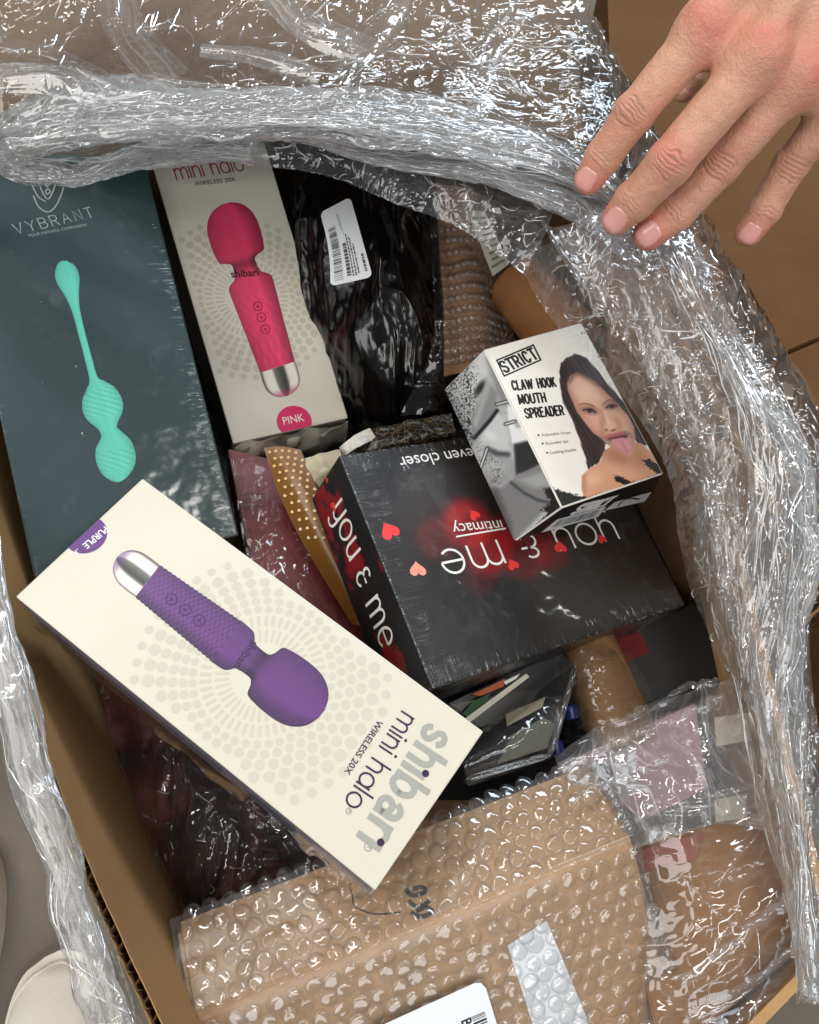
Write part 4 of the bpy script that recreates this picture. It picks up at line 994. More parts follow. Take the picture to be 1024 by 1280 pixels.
def bubble_parcel():
    M = rvM([-1.0499, -0.1415, 0.3387], [0.0068, -0.0135, 0.4413]); L, a, b = .2353, .1002, .1186
    root = thing('wrapped_parcel', 'kraft carton wrapped in clear bubble wrap with white labels, bottom centre', 'parcel'); setM(root, M)
    Mi = npM(M.inverted()); lc = lambda p: Mi[:3, :3] @ np.array(p) + Mi[:3, 3]
    wv = .5 * (lc(P(255, 1150, .432)) - [-L / 2, 0, 0]) + .5 * (lc(P(690, 952, .428)) - [L / 2, 0, 0]); wv[0] = 0; a = np.linalg.norm(wv); wv /= a   # soft parcel: the upper face lies back at an open angle
    bm = bmesh.new(); pr = [(0, 0), (wv[1] * a, wv[2] * a), (wv[1] * a, -b * .9), (0, -b)]
    A_ = [bm.verts.new((-L / 2, y, z)) for y, z in pr]; B_ = [bm.verts.new((L / 2, y, z)) for y, z in pr]
    bm.faces.new(A_); bm.faces.new(B_[::-1])
    for k in range(4): bm.faces.new((A_[k], B_[k], B_[(k + 1) % 4], A_[(k + 1) % 4]))
    bmesh.ops.recalc_face_normals(bm, faces=bm.faces); bmesh.ops.bevel(bm, geom=list(bm.edges), offset=.003, segments=3, affect='EDGES')
    bm_obj('carton', bm, mat_kraft('parcel_kraft', (196, 156, 114)), root)
    up = Face(root, M, (0, 0, 0), (1, 0, 0), tuple(wv)); fr = Face(root, M, (0, 0, 0), (1, 0, 0), (0, 0, 1)); rt = Face(root, M, (L / 2, 0, 0), (0, 1, 0), (0, 0, 1))
    rn = random.Random(5); spots = []
    for f, x0, x1, y0, y1 in ((up, -L / 2 + .004, L / 2, .003, a), (fr, -L / 2 + .004, L / 2, -b, -.004), (rt, .004, .06, -b, -.012)):
        y = y0; row = 0
        while y <= y1:
            x = x0 + (.0049 if row % 2 else 0)
            while x <= x1: spots.append((f, x + rn.uniform(-.0006, .0006), y + rn.uniform(-.0006, .0006))); x += .0098
            y += .0098 * .866; row += 1
    wp = np.array([f.world(f.local(x, y, .001)) for f, x, y in spots]); pp = topix(wp); dp = (wp - CO) @ CD
    seen = (pp[:, 0] > 200) & (pp[:, 0] < 900) & (pp[:, 1] < 1285) & np.array([f is not rt for f, _, _ in spots])
    order = sorted(np.flatnonzero(seen), key=lambda i: dp[i])[:300]; chosen = set(int(i) for i in order)
    # four bubble shapes, shared by the single bubbles
    shapes = []
    zero = Face(root, Matrix.Identity(4))
    for k in range(4):
        v, q = bubbles(zero, 0, 0, 0, 0, .0098, .0047, .0021, rn); v = np.array(v); v = v + .0004 * np.stack([noise(v[:, 0] * 300, v[:, 1] * 300, v[:, 2] * 300, 9 * k + j) for j in (1, 2, 3)], 1)
        o = mesh_obj('bubble', v, q, M_BUBBLE, root, smooth=True, col=bub_col(len(v))); shapes.append(o.data); bpy.data.objects.remove(o)
    rest = [[], []]
    for i, (f, x, y) in enumerate(spots):
        c = f.local(x, y, .0)
        if i in chosen:
            o = bpy.data.objects.new('bubble', rn.choice(shapes)); COL.objects.link(o); o.parent = root
            Rm = Matrix([[f.x[k], f.y[k], f.n[k]] for k in range(3)]).to_4x4(); m = Matrix.Translation(Vector(c)) @ Rm @ Matrix.Rotation(rn.uniform(0, 6.28), 4, 'Z') @ Matrix.Diagonal((rn.uniform(.9, 1.1), rn.uniform(.9, 1.1), rn.uniform(.65, 1.1), 1))
            o.matrix_local = m
        else:
            v, q = bubbles(f, x, x, y, y, .0098, .0047, .0021, rn); o = len(rest[0]); rest[0] += v; rest[1] += [tuple(t + o for t in k) for k in q]
    mesh_obj('bubble_wrap', rest[0], rest[1], M_BUBBLE, root, smooth=True, kind='stuff', col=bub_col(len(rest[0])))
    creases(np.array([[fr.world(fr.local(x, y, .0034)) for y in np.linspace(-b, -.003, 30)] for x in np.linspace(-L / 2, L / 2, 60)]), root, 40, 77, ln=(.002, .007), wd=(.00015, .0004), name='wrap_glint_ridges')
    creases(np.array([[up.world(up.local(x, y, .0034)) for y in np.linspace(.003, a, 30)] for x in np.linspace(-L / 2, L / 2, 60)]), root, 10, 78, ln=(.002, .006), wd=(.00015, .0003), name='wrap_glint_ridges')
    # flat carrier film bent round the edge
    nx = 150; xs = np.linspace(-L / 2 - .002, L / 2 + .002, nx); un = up.n; prof = [(wv[1] * a * t + un[1] * .001, wv[2] * a * t + un[2] * .001) for t in (1, .75, .5, .25, .06, .015)] + [(-.0012, -.002), (-.0014, -.01), (-.001, -.03), (-.001, -.06), (-.001, -b)]
    pr = spline([(p[0], p[1], 0) for p in prof], 90)[:, :2]; A = np.zeros((nx, 90, 3)); A[..., 0] = xs[:, None]; A[..., 1] = pr[None, :, 0]; A[..., 2] = pr[None, :, 1]
    h = .0004 * fbm(A[..., 0] * 40, A[..., 1] * 40, A[..., 2] * 40, 6, 2); n = normals(A); A = A + n * np.abs(h)[..., None]
    mesh_obj('carrier_film', A.reshape(-1, 3), grid_faces(nx, 90), mat_film('bubble_carrier_film', white=.06, fres=.5, fmax=.07, rough=.16, low=1.0), root, smooth=True)
    # puffy bubbles along the right corner
    V = []; Fs = []
    for k in range(17):
        t = k / 16; c = np.array([L / 2 + .002, -.001, -t * b]) if k > 5 else np.array([L / 2 + .0015, 0, 0]) + wv * a * .8 * (1 - k / 6)
        r = rn.uniform(.0032, .005); bmv = []
        u, w = np.meshgrid(np.linspace(0, math.pi, 8), np.linspace(0, 2 * math.pi, 12), indexing='ij')
        q = c + r * np.stack([np.sin(u) * np.cos(w), np.sin(u) * np.sin(w) * .8, np.cos(u)], -1); o = len(V); V += list(q.reshape(-1, 3)); Fs += [tuple(x + o) for x in grid_faces(8, 12)]
    mesh_obj('edge_bubbles', V, Fs, M_BUBBLE, root, smooth=True, kind='stuff')
    # paper strip under the wrap
    q = fr.px([(634, 1181), (683, 1150), (745, 1300), (672, 1300)]); st = fr.poly('paper_strip', q, M_LABEL, pixels=False, lift=.0006)
    ln = []
    for k in range(4):
        ln.append(fr.px([(661 + k * 7, 1180 + k * 12), (672 + k * 8, 1225 + k * 8), (694 + k * 9, 1296)]))
    fr.strokes('strip_print', ln, .0005, mat_ink('faint_print', rgb(150, 152, 156)), parent=st)
    # courier label on top of the wrap
    c = [(462, 1286), (466, 1277), (590, 1221), (598, 1221), (604, 1228), (632, 1320), (480, 1340)]
    lab = fr.poly('courier_label', fr.px(c), M_LABEL, pixels=False, lift=.0052); fr.b = .0053
    rn = random.Random(2); bars = []; y = 1256.0; e0 = np.array([586., 1263.]); e1 = np.array([602., 1256.]); dn = np.array([6.5, 22.]) / 23
    s_ = 0
    while s_ < 56:
        w = rn.choice([1.0, 1.6, 2.6]); p = e0 + dn * s_; q = e1 + dn * s_; bars.append(fr.px([p, q, q + dn * w, p + dn * w])); s_ += w + rn.choice([1.0, 1.6, 2.2])
    fr.polys('barcode', bars, M_BLACKINK, parent=lab)
    fr.text('label_lettering', 'B07K9', (573, 1268), (585, 1308), M_BLACKINK, 1.1, .02, parent=lab)
    fr.text('label_lettering', 'Package contents', (566, 1274), (585, 1330), M_BLACKINK, 1.0, parent=lab)
    fr.text('label_lettering', 'New in box', (559, 1277), (572, 1320), M_BLACKINK, 1.0, parent=lab)
    # marker scrawl on the carton under the wrap
    px = lambda *p: up.px(np.array(p, float) * [1, .7] + [0, 325]); mk = mat_ink('marker_ink', rgb(52, 46, 44), .6)
    up.strokes('marker_scrawl', [spline(px((508, 1126), (514, 1134), (524, 1133), (532, 1127), (528, 1120), (518, 1122)), 30), spline(px((512, 1145), (520, 1155), (530, 1152), (536, 1145)), 20), spline(px((515, 1166), (524, 1172), (534, 1170), (540, 1162), (532, 1156), (522, 1162)), 30)], .0022, mk)
    up.strokes('marker_scrawl', [spline(px((440, 1130), (445, 1155), (470, 1168), (500, 1165)), 40), spline(px((440, 1130), (438, 1115), (446, 1105)), 20)], .0009, mk)
bubble_parcel()

# ---- black poly mailer with its label
def mailer():
    root = root_at('poly_mailer', 'crumpled glossy black plastic mailer bag with a white barcode label', 'bag', 450, 400, .36)
    B = net([[(300, 150, .43), (400, 150, .44), (490, 165, .44), (545, 190, .425)],
             [(320, 240, .42), (400, 245, .45), (490, 250, .455), (548, 260, .42)],
             [(350, 340, .41), (420, 340, .435), (500, 340, .445), (556, 350, .41)],
             [(385, 440, .39), (440, 440, .415), (505, 440, .425), (560, 445, .40)],
             [(405, 510, .37), (450, 515, .385), (505, 520, .39), (556, 515, .375)],
             [(410, 545, .35), (455, 545, .355), (505, 545, .36), (550, 540, .35)]], 170, 130)
    B = crumple(B, .011, 11, 4, .5, (1.4, .6)); B = crumple(B, .0022, 30, 7, .8, (1.5, .6))
    surf('bag_skin', B, M_BLACKBAG, root)
    # clear outer edge of the sleeve
    C = net([[(536, 240, .43), (546, 245, .43), (556, 255, .42)], [(540, 330, .425), (552, 335, .425), (566, 340, .41)], [(540, 430, .42), (556, 435, .42), (572, 435, .40)], [(500, 520, .40), (540, 515, .40), (560, 500, .39)]], 90, 24)
    surf('sleeve_edge', crumple(C, .004, 50, 9, .7), M_CLEAR, root)
    # curved label
    n, m = 64, 32; u, v = np.meshgrid(np.linspace(0, 1, n), np.linspace(0, 1, m), indexing='ij')
    tl, tr, br, bl = [np.array(p, float) for p in ((400, 266), (438, 246), (466, 346), (413, 358))]
    q = (1 - u)[..., None] * ((1 - v)[..., None] * tl + v[..., None] * tr) + u[..., None] * ((1 - v)[..., None] * bl + v[..., None] * br)
    bend = 7 * np.sin(u * math.pi) * (1 - v); q[..., 0] += bend * .6
    LX, LY, rc = 105., 46., 7.; X, Y = u * LX, v * LY
    cxr = np.clip(X, rc, LX - rc); cyr = np.clip(Y, rc, LY - rc); dX, dY = X - cxr, Y - cyr; dl = np.hypot(dX, dY); k_ = np.where((np.abs(dX) > 0) & (np.abs(dY) > 0) & (dl > rc), rc / np.maximum(dl, 1e-6), 1.0)
    u, v = (cxr + dX * k_) / LX, (cyr + dY * k_) / LY
    q = (1 - u)[..., None] * ((1 - v)[..., None] * tl + v[..., None] * tr) + u[..., None] * ((1 - v)[..., None] * bl + v[..., None] * br); q[..., 0] += 4.2 * np.sin(u * math.pi) * (1 - v)
    W = np.array([[P(*q[i, j], .468 - .012 * u[i, j] + .003 * math.sin(u[i, j] * 3)) for j in range(m)] for i in range(n)])
    # rounded corners: pull corner cells in
    lab = surf('label', W, M_LABEL, root)
    def lp(a, b, dz=.0006): # point on the label: a along, b across
        i = a * (n - 1); j = b * (m - 1); i0 = min(int(i), n - 2); j0 = min(int(j), m - 2); fi, fj = i - i0, j - j0
        return (W[i0, j0] * (1 - fi) * (1 - fj) + W[i0 + 1, j0] * fi * (1 - fj) + W[i0, j0 + 1] * (1 - fi) * fj + W[i0 + 1, j0 + 1] * fi * fj) + [0, 0, dz]
    V = []; Fs = []; rn = random.Random(8)
    def bar(a0, a1, b0, b1):
        o = len(V); V.extend([lp(a0, b0), lp(a1, b0), lp(a1, b1), lp(a0, b1)]); Fs.append((o, o + 1, o + 2, o + 3))
    a = .25
    while a < .95:
        w = rn.choice([.006, .012, .018]); bar(a, a + w, .10, .32); a += w + rn.choice([.008, .012, .02])
    for b0, b1, a0, a1 in ((.42, .52, .50, .93), (.55, .585, .40, .94), (.62, .655, .45, .94), (.69, .725, .55, .93), (.46, .475, .12, .32), (.50, .512, .14, .40), (.86, .92, .70, .92)):
        a = a0
        while a < a1:
            w = rn.uniform(.012, .05); bar(a, min(a + w, a1), b0, b1); a += w + .012
    mesh_obj('label_print', V, Fs, mat_ink('label_grey_ink', rgb(84, 84, 86)), lab, world=True)
mailer()

# ---- bubble pouch with a ruled card, and the brown tube beside it
def pouch():
    root = root_at('bubble_pouch', 'brown bubble wrap pouch standing between the black bag and the film', 'pouch', 600, 340, .36)
    B = net([[(545, 230, .42), (585, 235, .425), (615, 250, .41)], [(550, 320, .415), (595, 315, .42), (628, 335, .40)], [(555, 400, .41), (600, 395, .415), (640, 410, .40)], [(555, 470, .40), (610, 460, .40), (655, 450, .39)]], 120, 70)
    B = crumple(B, .002, 60, 3, .5)
    surf('pouch_skin', B, mat_kraft('pouch_kraft', (168, 128, 96)), root)
    n, m = B.shape[:2]; V = []; Fs = []; rn = random.Random(6); N = normals(B)
    for i in range(4, n - 4, 7):
        for j in range(3, m - 3, 6):
            c = B[i, j]; nn = N[i, j]; r = rn.uniform(.0034, .0042); a = np.cross(nn, [0, 1, 0]); a /= np.linalg.norm(a); b = np.cross(nn, a); o = len(V)
            for k in range(3):
                for q in range(10):
                    th = 2 * math.pi * q / 10; rr = r * (1, .85, .45)[k]; V.append(c + a * rr * math.cos(th) + b * rr * math.sin(th) + nn * (.0004, .0018, .0026)[k])
            V.append(c + nn * .0028)
            for k in range(2):
                for q in range(10): Fs.append((o + k * 10 + q, o + k * 10 + (q + 1) % 10, o + (k + 1) * 10 + (q + 1) % 10, o + (k + 1) * 10 + q))
            for q in range(10): Fs.append((o + 20 + q, o + 20 + (q + 1) % 10, o + 30))
    mesh_obj('bubble_wrap', V, Fs, M_BUBBLE, root, smooth=True, world=True, kind='stuff', col=np.repeat(np.clip(1 - (np.arange(len(V)) % 31 // 10) * .6, 0, 1)[:, None], 3, 1) * .8)
    r2 = root_at('ruled_card', 'narrow cream card with short printed rules on the brown bubble pouch', 'card', 615, 310, .43)
    q = [P(584, 262, .442), P(606, 264, .440), P(637, 330, .434), P(616, 345, .436)]
    mesh_obj('card_sheet', np.vstack([q, np.array(q) - [0, 0, .0008]]), [(3, 2, 1, 0), (4, 5, 6, 7), (0, 1, 5, 4), (1, 2, 6, 5), (2, 3, 7, 6), (3, 0, 4, 7)], mat_paper('ruled_card_paper', rgb(196, 186, 160)), r2, world=True)
    V = []; Fs = []; q = np.array(q)
    for k in range(9):
        t = .12 + k * .095
        l = q[0] * (1 - t) + q[3] * t; r_ = q[1] * (1 - t) + q[2] * t; d = (q[3] - q[0]) * .028; o = len(V); w0, w1 = (.25, .85) if k % 4 else (.12, .9)
        V += [l + (r_ - l) * w0 + [0, 0, .0006], l + (r_ - l) * w1 + [0, 0, .0006], l + (r_ - l) * w1 + d + [0, 0, .0006], l + (r_ - l) * w0 + d + [0, 0, .0006]]; Fs.append((o, o + 1, o + 2, o + 3))
    mesh_obj('printed_rules', V, Fs, mat_ink('rule_ink', rgb(120, 104, 84)), r2, world=True)
    r3 = root_at('cardboard_tube', 'rounded brown tube end showing beside the bubble pouch under the film', 'tube', 660, 380, .38)
    tube_between('tube', P(640, 345, .425), P(720, 440, .425), .022, .026, mat_kraft('tube_kraft', (170, 116, 72)), r3, lump=.03)
pouch()

# ---- red shrink-wrapped carton, gold-dotted band, foil sachet and paper scraps between the boxes
def red_gap():
    r = root_at('red_carton', 'dark red carton in loose shrink film between the teal and game boxes', 'carton', 350, 680, .36)
    block(r, [(285, 560), (345, 575), (500, 850), (330, 780)], [.405, .40, .40, .41], .05, mat_bag('red_carton_board', rgb(136, 20, 32), .4, .001))
    B = net([[(288, 575, .42), (320, 572, .418), (350, 580, .41)], [(300, 650, .425), (345, 645, .425), (395, 650, .412)], [(310, 720, .425), (370, 715, .425), (430, 730, .412)], [(330, 800, .42), (410, 800, .42), (480, 820, .41)]], 110, 70)
    surf('shrink_film', crumple(B, .004, 45, 11, .7, (1.4, .7)), M_CLEAR, r)
    q = Face(r, hframe(315, 640, .4095, 0)); q.p = r; q.M = npM(WM[r.name]); q.o = np.array(WM[r.name].inverted() @ Vector(P(315, 640, .4120)))
    ink = mat_ink('dark_red_ink', rgb(60, 8, 14))
    for k in range(3): q.text('panel_lettering', ('YOU CAN', 'USE YES', 'FOR THIS')[k], (300, 622 + k * 8), (332, 618 + k * 8), ink, 1.0, .02)
    r = root_at('gold_band', 'brown gold band printed with pale dots tucked beside the game box', 'band', 390, 640, .36)
    B = net([[(330, 560, .428), (352, 558, .432), (376, 562, .43)], [(350, 620, .424), (375, 615, .432), (402, 622, .43)], [(385, 690, .42), (410, 690, .428), (440, 700, .425)], [(440, 780, .415), (460, 785, .42), (485, 795, .415)]], 60, 24)
    surf('band_sheet', B, M_GOLD, r)
    N = normals(B); V = []; Fs = []; 
    for i in range(2, 38, 3):
        for j in range(3, 22, 4):
            jj = j + (2 if (i // 3) % 2 else 0)
            if jj >= 23: continue
            c = B[i, jj]; o = len(V)
            for k in range(8): V.append(c + N[i, jj] * .0005 + np.array([math.cos(k * .785), math.sin(k * .785), 0]) * .0011)
            Fs.append(tuple(range(o, o + 8)))
    mesh_obj('dot_print', V, Fs, M_GOLDDOT, r, world=True)
    r = root_at('paper_slip', 'curled white paper slip below the pink wand box', 'paper', 420, 560, .40)
    B = net([[(365, 572, .425), (390, 570, .43), (425, 560, .425)], [(385, 592, .43), (405, 588, .44), (428, 575, .435)], [(400, 615, .425), (414, 604, .43), (430, 590, .425)]], 30, 30)
    surf('slip_sheet', crumple(B, .002, 60, 2), mat_paper('slip_paper', rgb(206, 196, 170)), r)
    B = net([[(424, 560, .425), (440, 545, .432), (462, 535, .43)], [(430, 572, .42), (446, 560, .43), (470, 548, .425)]], 24, 24)
    surf('slip_corner', crumple(B, .003, 80, 5), mat_paper('slip_paper_white', rgb(224, 220, 208)), r)
    r = root_at('foil_sachet', 'dark foil sachet with gold lattice print behind the game box', 'sachet', 510, 545, .40)
    B = net([[(440, 545, .42), (500, 528, .425), (565, 515, .42)], [(445, 565, .42), (505, 552, .43), (570, 540, .42)], [(450, 590, .41), (510, 575, .415), (575, 560, .41)]], 40, 70)
    t = NT('lattice_foil'); v = t.coord(); vo = t.N('ShaderNodeTexVoronoi', {'Scale': 230.0}); vo.feature = 'DISTANCE_TO_EDGE'; t.l.new(v, vo.inputs['Vector'])
    col = t.ramp(vo.outputs['Distance'], [(.03, rgb(96, 82, 60)), (.08, rgb(26, 23, 20))]); t.bsdf(Base_Color=col, Roughness=.3)
    surf('sachet_skin', crumple(B, .003, 40, 8), t.m, r)
red_gap()

# ---- goods in the gap right of the purple box
def right_gap():
    r = root_at('picture_carton', 'flat carton with a green and orange printed edge under the game box', 'carton', 610, 870, .36)
    block(r, [(560, 880), (700, 812), (735, 850), (600, 910)], [.425, .415, .405, .42], .03, M_DARK)
    f = Face(r, WM[r.name]); z0 = .4265
    def flat(name, pts, z, m): mesh_obj(name, [P(x, y, z) for x, y in pts], [tuple(range(len(pts)))], m, r, world=True)
    flat('green_print', [(578, 892), (592, 876), (612, 868), (606, 884), (586, 897)], z0, mat_ink('green_ink', rgb(52, 84, 48)))
    flat('orange_print', [(590, 868), (632, 848), (630, 858), (600, 870)], z0 + .0004, mat_ink('orange_ink', rgb(176, 92, 58)))
    flat('cream_edge', [(580, 899), (658, 842), (662, 846), (586, 904)], z0 + .0008, M_CREAM2)
    flat('white_print', [(630, 852), (650, 842), (646, 848), (632, 856)], z0 + .001, M_WHITEINK)
    r = root_at('blister_pack', 'black backed clear blister pack propped beside the purple box', 'pack', 640, 900, .36)
    block(r, [(575, 935), (722, 826), (690, 944), (580, 978)], [.415, .41, .425, .425], .004, M_DARK, 'backing_card')
    lift = lambda pts, z: [P(x, y, z) for x, y in pts]
    mesh_obj('paper_insert', lift([(632, 893), (682, 871), (678, 884), (634, 908)], .4275), [(0, 1, 2, 3)], mat_paper('insert_paper', rgb(150, 142, 120)), r, world=True)
    mesh_obj('inner_tray', lift([(640, 918), (680, 897), (694, 905), (684, 935), (622, 955)], .4280), [(0, 1, 2, 3, 4)], mat_paper('tray_card', rgb(86, 88, 78)), r, world=True)
    B = net([[(575, 930, .43), (650, 878, .43), (720, 824, .425)], [(578, 950, .44), (650, 905, .442), (712, 870, .435)], [(582, 965, .438), (650, 935, .442), (700, 915, .436)], [(585, 982, .425), (640, 965, .425), (688, 948, .425)]], 70, 90)
    surf('clear_lid', crumple(B, .001, 50, 3), M_CLEAR, r)
    for p, q, w in (((580, 975), (690, 943), .0017), ((690, 943), (721, 826), .0015)): tube_between('rim_edge', P(*p, .431), P(*q, .428), w, w, M_FILMS, r, 12, 10)
    for p in ((712, 880), (694, 925)):
        B = np.array(P(*p, .42)); tube_between('blue_tab', B, B + [.002, -.008, -.004], .0042, .004, mat_ink('blue_plastic', rgb(22, 32, 84), .25), r, 16, 10)
    r = root_at('kraft_roll', 'brown paper roll in clear film in the gap below the game box', 'roll', 750, 860, .36)
    tube_between('roll_body', P(725, 790, .40), P(785, 935, .39), .019, .021, mat_kraft('roll_kraft', (146, 108, 72)), r, lump=.04)
    B = net([[(690, 830, .405), (735, 810, .428), (790, 815, .405)], [(700, 870, .41), (750, 860, .432), (815, 870, .41)], [(705, 930, .41), (765, 915, .43), (830, 910, .41)]], 80, 60)
    surf('clear_film', crumple(B, .003, 55, 21, .7), M_CLEAR, r)
    r = root_at('dark_carton', 'black and red carton deep in the gap under the game box', 'carton', 830, 820, .33)
    block(r, [(760, 800), (900, 740), (930, 850), (800, 880)], [.375] * 4, .03, M_DARK)
    mesh_obj('red_corner', [P(x, y, .3765) for x, y in ((762, 800), (800, 790), (812, 815), (780, 830))], [(0, 1, 2, 3)], mat_ink('red_ink', rgb(120, 16, 22)), r, world=True)
    # pink goods in a clear bag
    r = root_at('pink_pack', 'dusty pink carton inside a clear plastic bag at lower right', 'pack', 810, 960, .36)
    block(r, [(690, 960), (870, 878), (885, 985), (745, 1055)], [.405, .40, .40, .405], .04, mat_paper('pink_board', rgb(158, 112, 122), scuff=.3))
    mesh_obj('grey_panel', [P(x, y, .4065) for x, y in ((700, 975), (790, 930), (800, 985), (750, 1030))], [(0, 1, 2, 3)], mat_paper('grey_board', rgb(150, 138, 140)), r, world=True)
    a = np.linspace(0, 6.28, 24, endpoint=False); mesh_obj('dark_window', [P(776 + 24 * math.cos(t), 1032 + 20 * math.sin(t) + 5 * math.cos(2 * t), .4078) for t in a], [tuple(range(24))], mat_ink('olive_ink', rgb(58, 58, 48)), r, world=True)
    mesh_obj('dark_window', [P(752 + 16 * math.cos(t), 965 + 10 * math.sin(t), .4080) for t in a], [tuple(range(24))], mat_ink('olive_ink_dark', rgb(70, 66, 58)), r, world=True)
    B = net([[(690, 940, .42), (760, 905, .425), (860, 862, .42), (915, 850, .41)], [(700, 960, .43), (775, 925, .44), (880, 885, .435), (930, 890, .42)], [(730, 1000, .425), (800, 980, .435), (890, 950, .43), (950, 960, .42)], [(770, 1070, .415), (830, 1050, .43), (900, 1030, .43), (965, 1040, .415)]], 110, 150)
    creases(B, r, 14, 3, ln=(.006, .03), wd=(.0002, .0005)); surf('clear_bag', crumple(B, .0035, 22, 31, .7, (1.2, 1)), mat_film('clear_bag_film_milky', white=.26, base=.03, rough=.05, low=.6), r)
    for k, pts in enumerate(([(700, 962), (780, 925), (850, 898), (905, 868)], [(715, 1000), (770, 975), (838, 945)], [(760, 905), (800, 890), (862, 858), (900, 850)])):
        c = spline([P(x, y, .443 - .002 * k) for x, y in pts], 60); c += .0015 * np.stack([noise(np.arange(60) * .3, np.zeros(60) + i, None, 40 + k) for i in range(3)], 1)
        w = .0022; up = np.array([0, 0, 1.]); t = np.gradient(c, axis=0); t /= np.linalg.norm(t, axis=1)[:, None]; n = np.cross(t, up)
        B = np.stack([c - n * w, c - n * w * .4 + up * .0016, c + n * w * .3 + up * .0008, c + n * w], 1); surf('bag_fold', B, M_FILMS, r)
    # kraft carton in clear bag
    r = root_at('bagged_carton', 'brown carton in a wrinkled clear plastic bag, bottom right corner', 'carton', 910, 1140, .30)
    block(r, [(770, 1060), (965, 1010), (1010, 1180), (830, 1330)], [.40, .40, .40, .40], .08, mat_kraft('bagged_kraft', (156, 114, 74)))
    mesh_obj('red_stain_print', [P(x, y, .4012) for x, y in ((790, 1065), (880, 1040), (870, 1075), (800, 1090))], [(0, 1, 2, 3)], mat_ink('rust_ink', rgb(150, 84, 66)), r, world=True)
    B = net([[(770, 1035, .41), (850, 1000, .425), (930, 985, .42), (985, 990, .415)], [(790, 1090, .415), (870, 1075, .432), (940, 1060, .43), (995, 1060, .42)], [(810, 1150, .415), (880, 1150, .43), (950, 1130, .428), (1003, 1130, .418)], [(805, 1220, .415), (890, 1220, .425), (960, 1190, .425), (1008, 1190, .415)], [(800, 1330, .41), (900, 1300, .415), (970, 1260, .415), (1015, 1230, .41)]], 170, 140)
    creases(B, r, 18, 4, ln=(.006, .03), wd=(.0002, .0005)); surf('clear_bag', crumple(B, .0045, 15, 41, .7, (1, 1.4)), mat_film('clear_bag_film_taut', white=.10, base=.03, rough=.045, low=.4), r)
    folds = ([(845, 1098, ), (880, 1125), (915, 1160), (898, 1170), (890, 1190)], [(845, 1098), (900, 1090), (955, 1078)], [(850, 1230), (905, 1190), (960, 1145), (1005, 1110)], [(855, 1275), (920, 1240), (985, 1195), (1010, 1170)], [(935, 1290), (965, 1210), (985, 1150)])
    for k, pts in enumerate(folds):
        c = spline([P(x, y, .437 - .002 * k) for x, y in pts], 60); c += .001 * np.stack([noise(np.arange(60) * .35, np.zeros(60) + i, None, 60 + k) for i in range(3)], 1)
        w = (.0008, .0006, .0028, .0022, .0008)[k]; up = np.array([0, 0, 1.]); t = np.gradient(c, axis=0); t /= np.linalg.norm(t, axis=1)[:, None]; n = np.cross(t, up)
        B = np.stack([c - n * w, c - n * w * .4 + up * w * .8, c + n * w * .3 + up * w * .3, c + n * w], 1); surf('bag_fold', B, M_FILMS, r)
    for nm, lb, pts in (('paper_tag', 'small cream paper tag, upper of the two under the film', [(893, 897), (938, 890), (940, 925), (896, 933)]), ('paper_tag', 'small cream paper tag, lower of the two under the film', [(893, 1000), (934, 992), (932, 1022), (895, 1028)])):
        rr = root_at(nm, lb, 'tag', pts[0][0] + 20, pts[0][1] + 15, .43)
        q = np.array([P(x, y, .408) for x, y in pts]); mesh_obj('tag_sheet', np.vstack([q, q - [0, 0, .0008]]), [(3, 2, 1, 0), (4, 5, 6, 7), (0, 1, 5, 4), (1, 2, 6, 5), (2, 3, 7, 6), (3, 0, 4, 7)], mat_paper('tag_paper', rgb(186, 178, 156)), rr, world=True)
right_gap()

# ---- dark wrapped pack at lower left, under the purple box
def left_gap():
    t = NT('maroon_print'); v = t.coord(); n = t.noise(v, 22, 4, .6)
    t.bsdf(Base_Color=t.ramp(n, [(.42, rgb(34, 18, 20)), (.52, rgb(78, 24, 28)), (.60, rgb(120, 66, 66))]), Roughness=.4); blotch = t.m
    r = root_at('wrapped_pack', 'dark maroon pack in glossy clear film against the left box wall', 'pack', 300, 1000, .32)
    block(r, [(120, 840), (330, 880), (440, 1110), (210, 1250)], [.385, .39, .375, .36], .06, blotch)
    B = net([[(108, 835, .40), (200, 850, .41), (320, 880, .41)], [(140, 920, .395), (220, 930, .415), (350, 960, .405)], [(170, 1010, .39), (240, 1020, .415), (390, 1050, .40)], [(200, 1120, .385), (260, 1130, .405), (420, 1110, .395)], [(225, 1260, .37), (260, 1260, .38), (330, 1200, .38)]], 180, 130)
    B = crumple(crumple(B, .006, 24, 51, .75, (1.6, .6)), .0012, 120, 53); creases(B, r, 60, 6, ln=(.004, .014), wd=(.0002, .0005)); surf('clear_film', B, M_CLEAR, r)
left_gap()

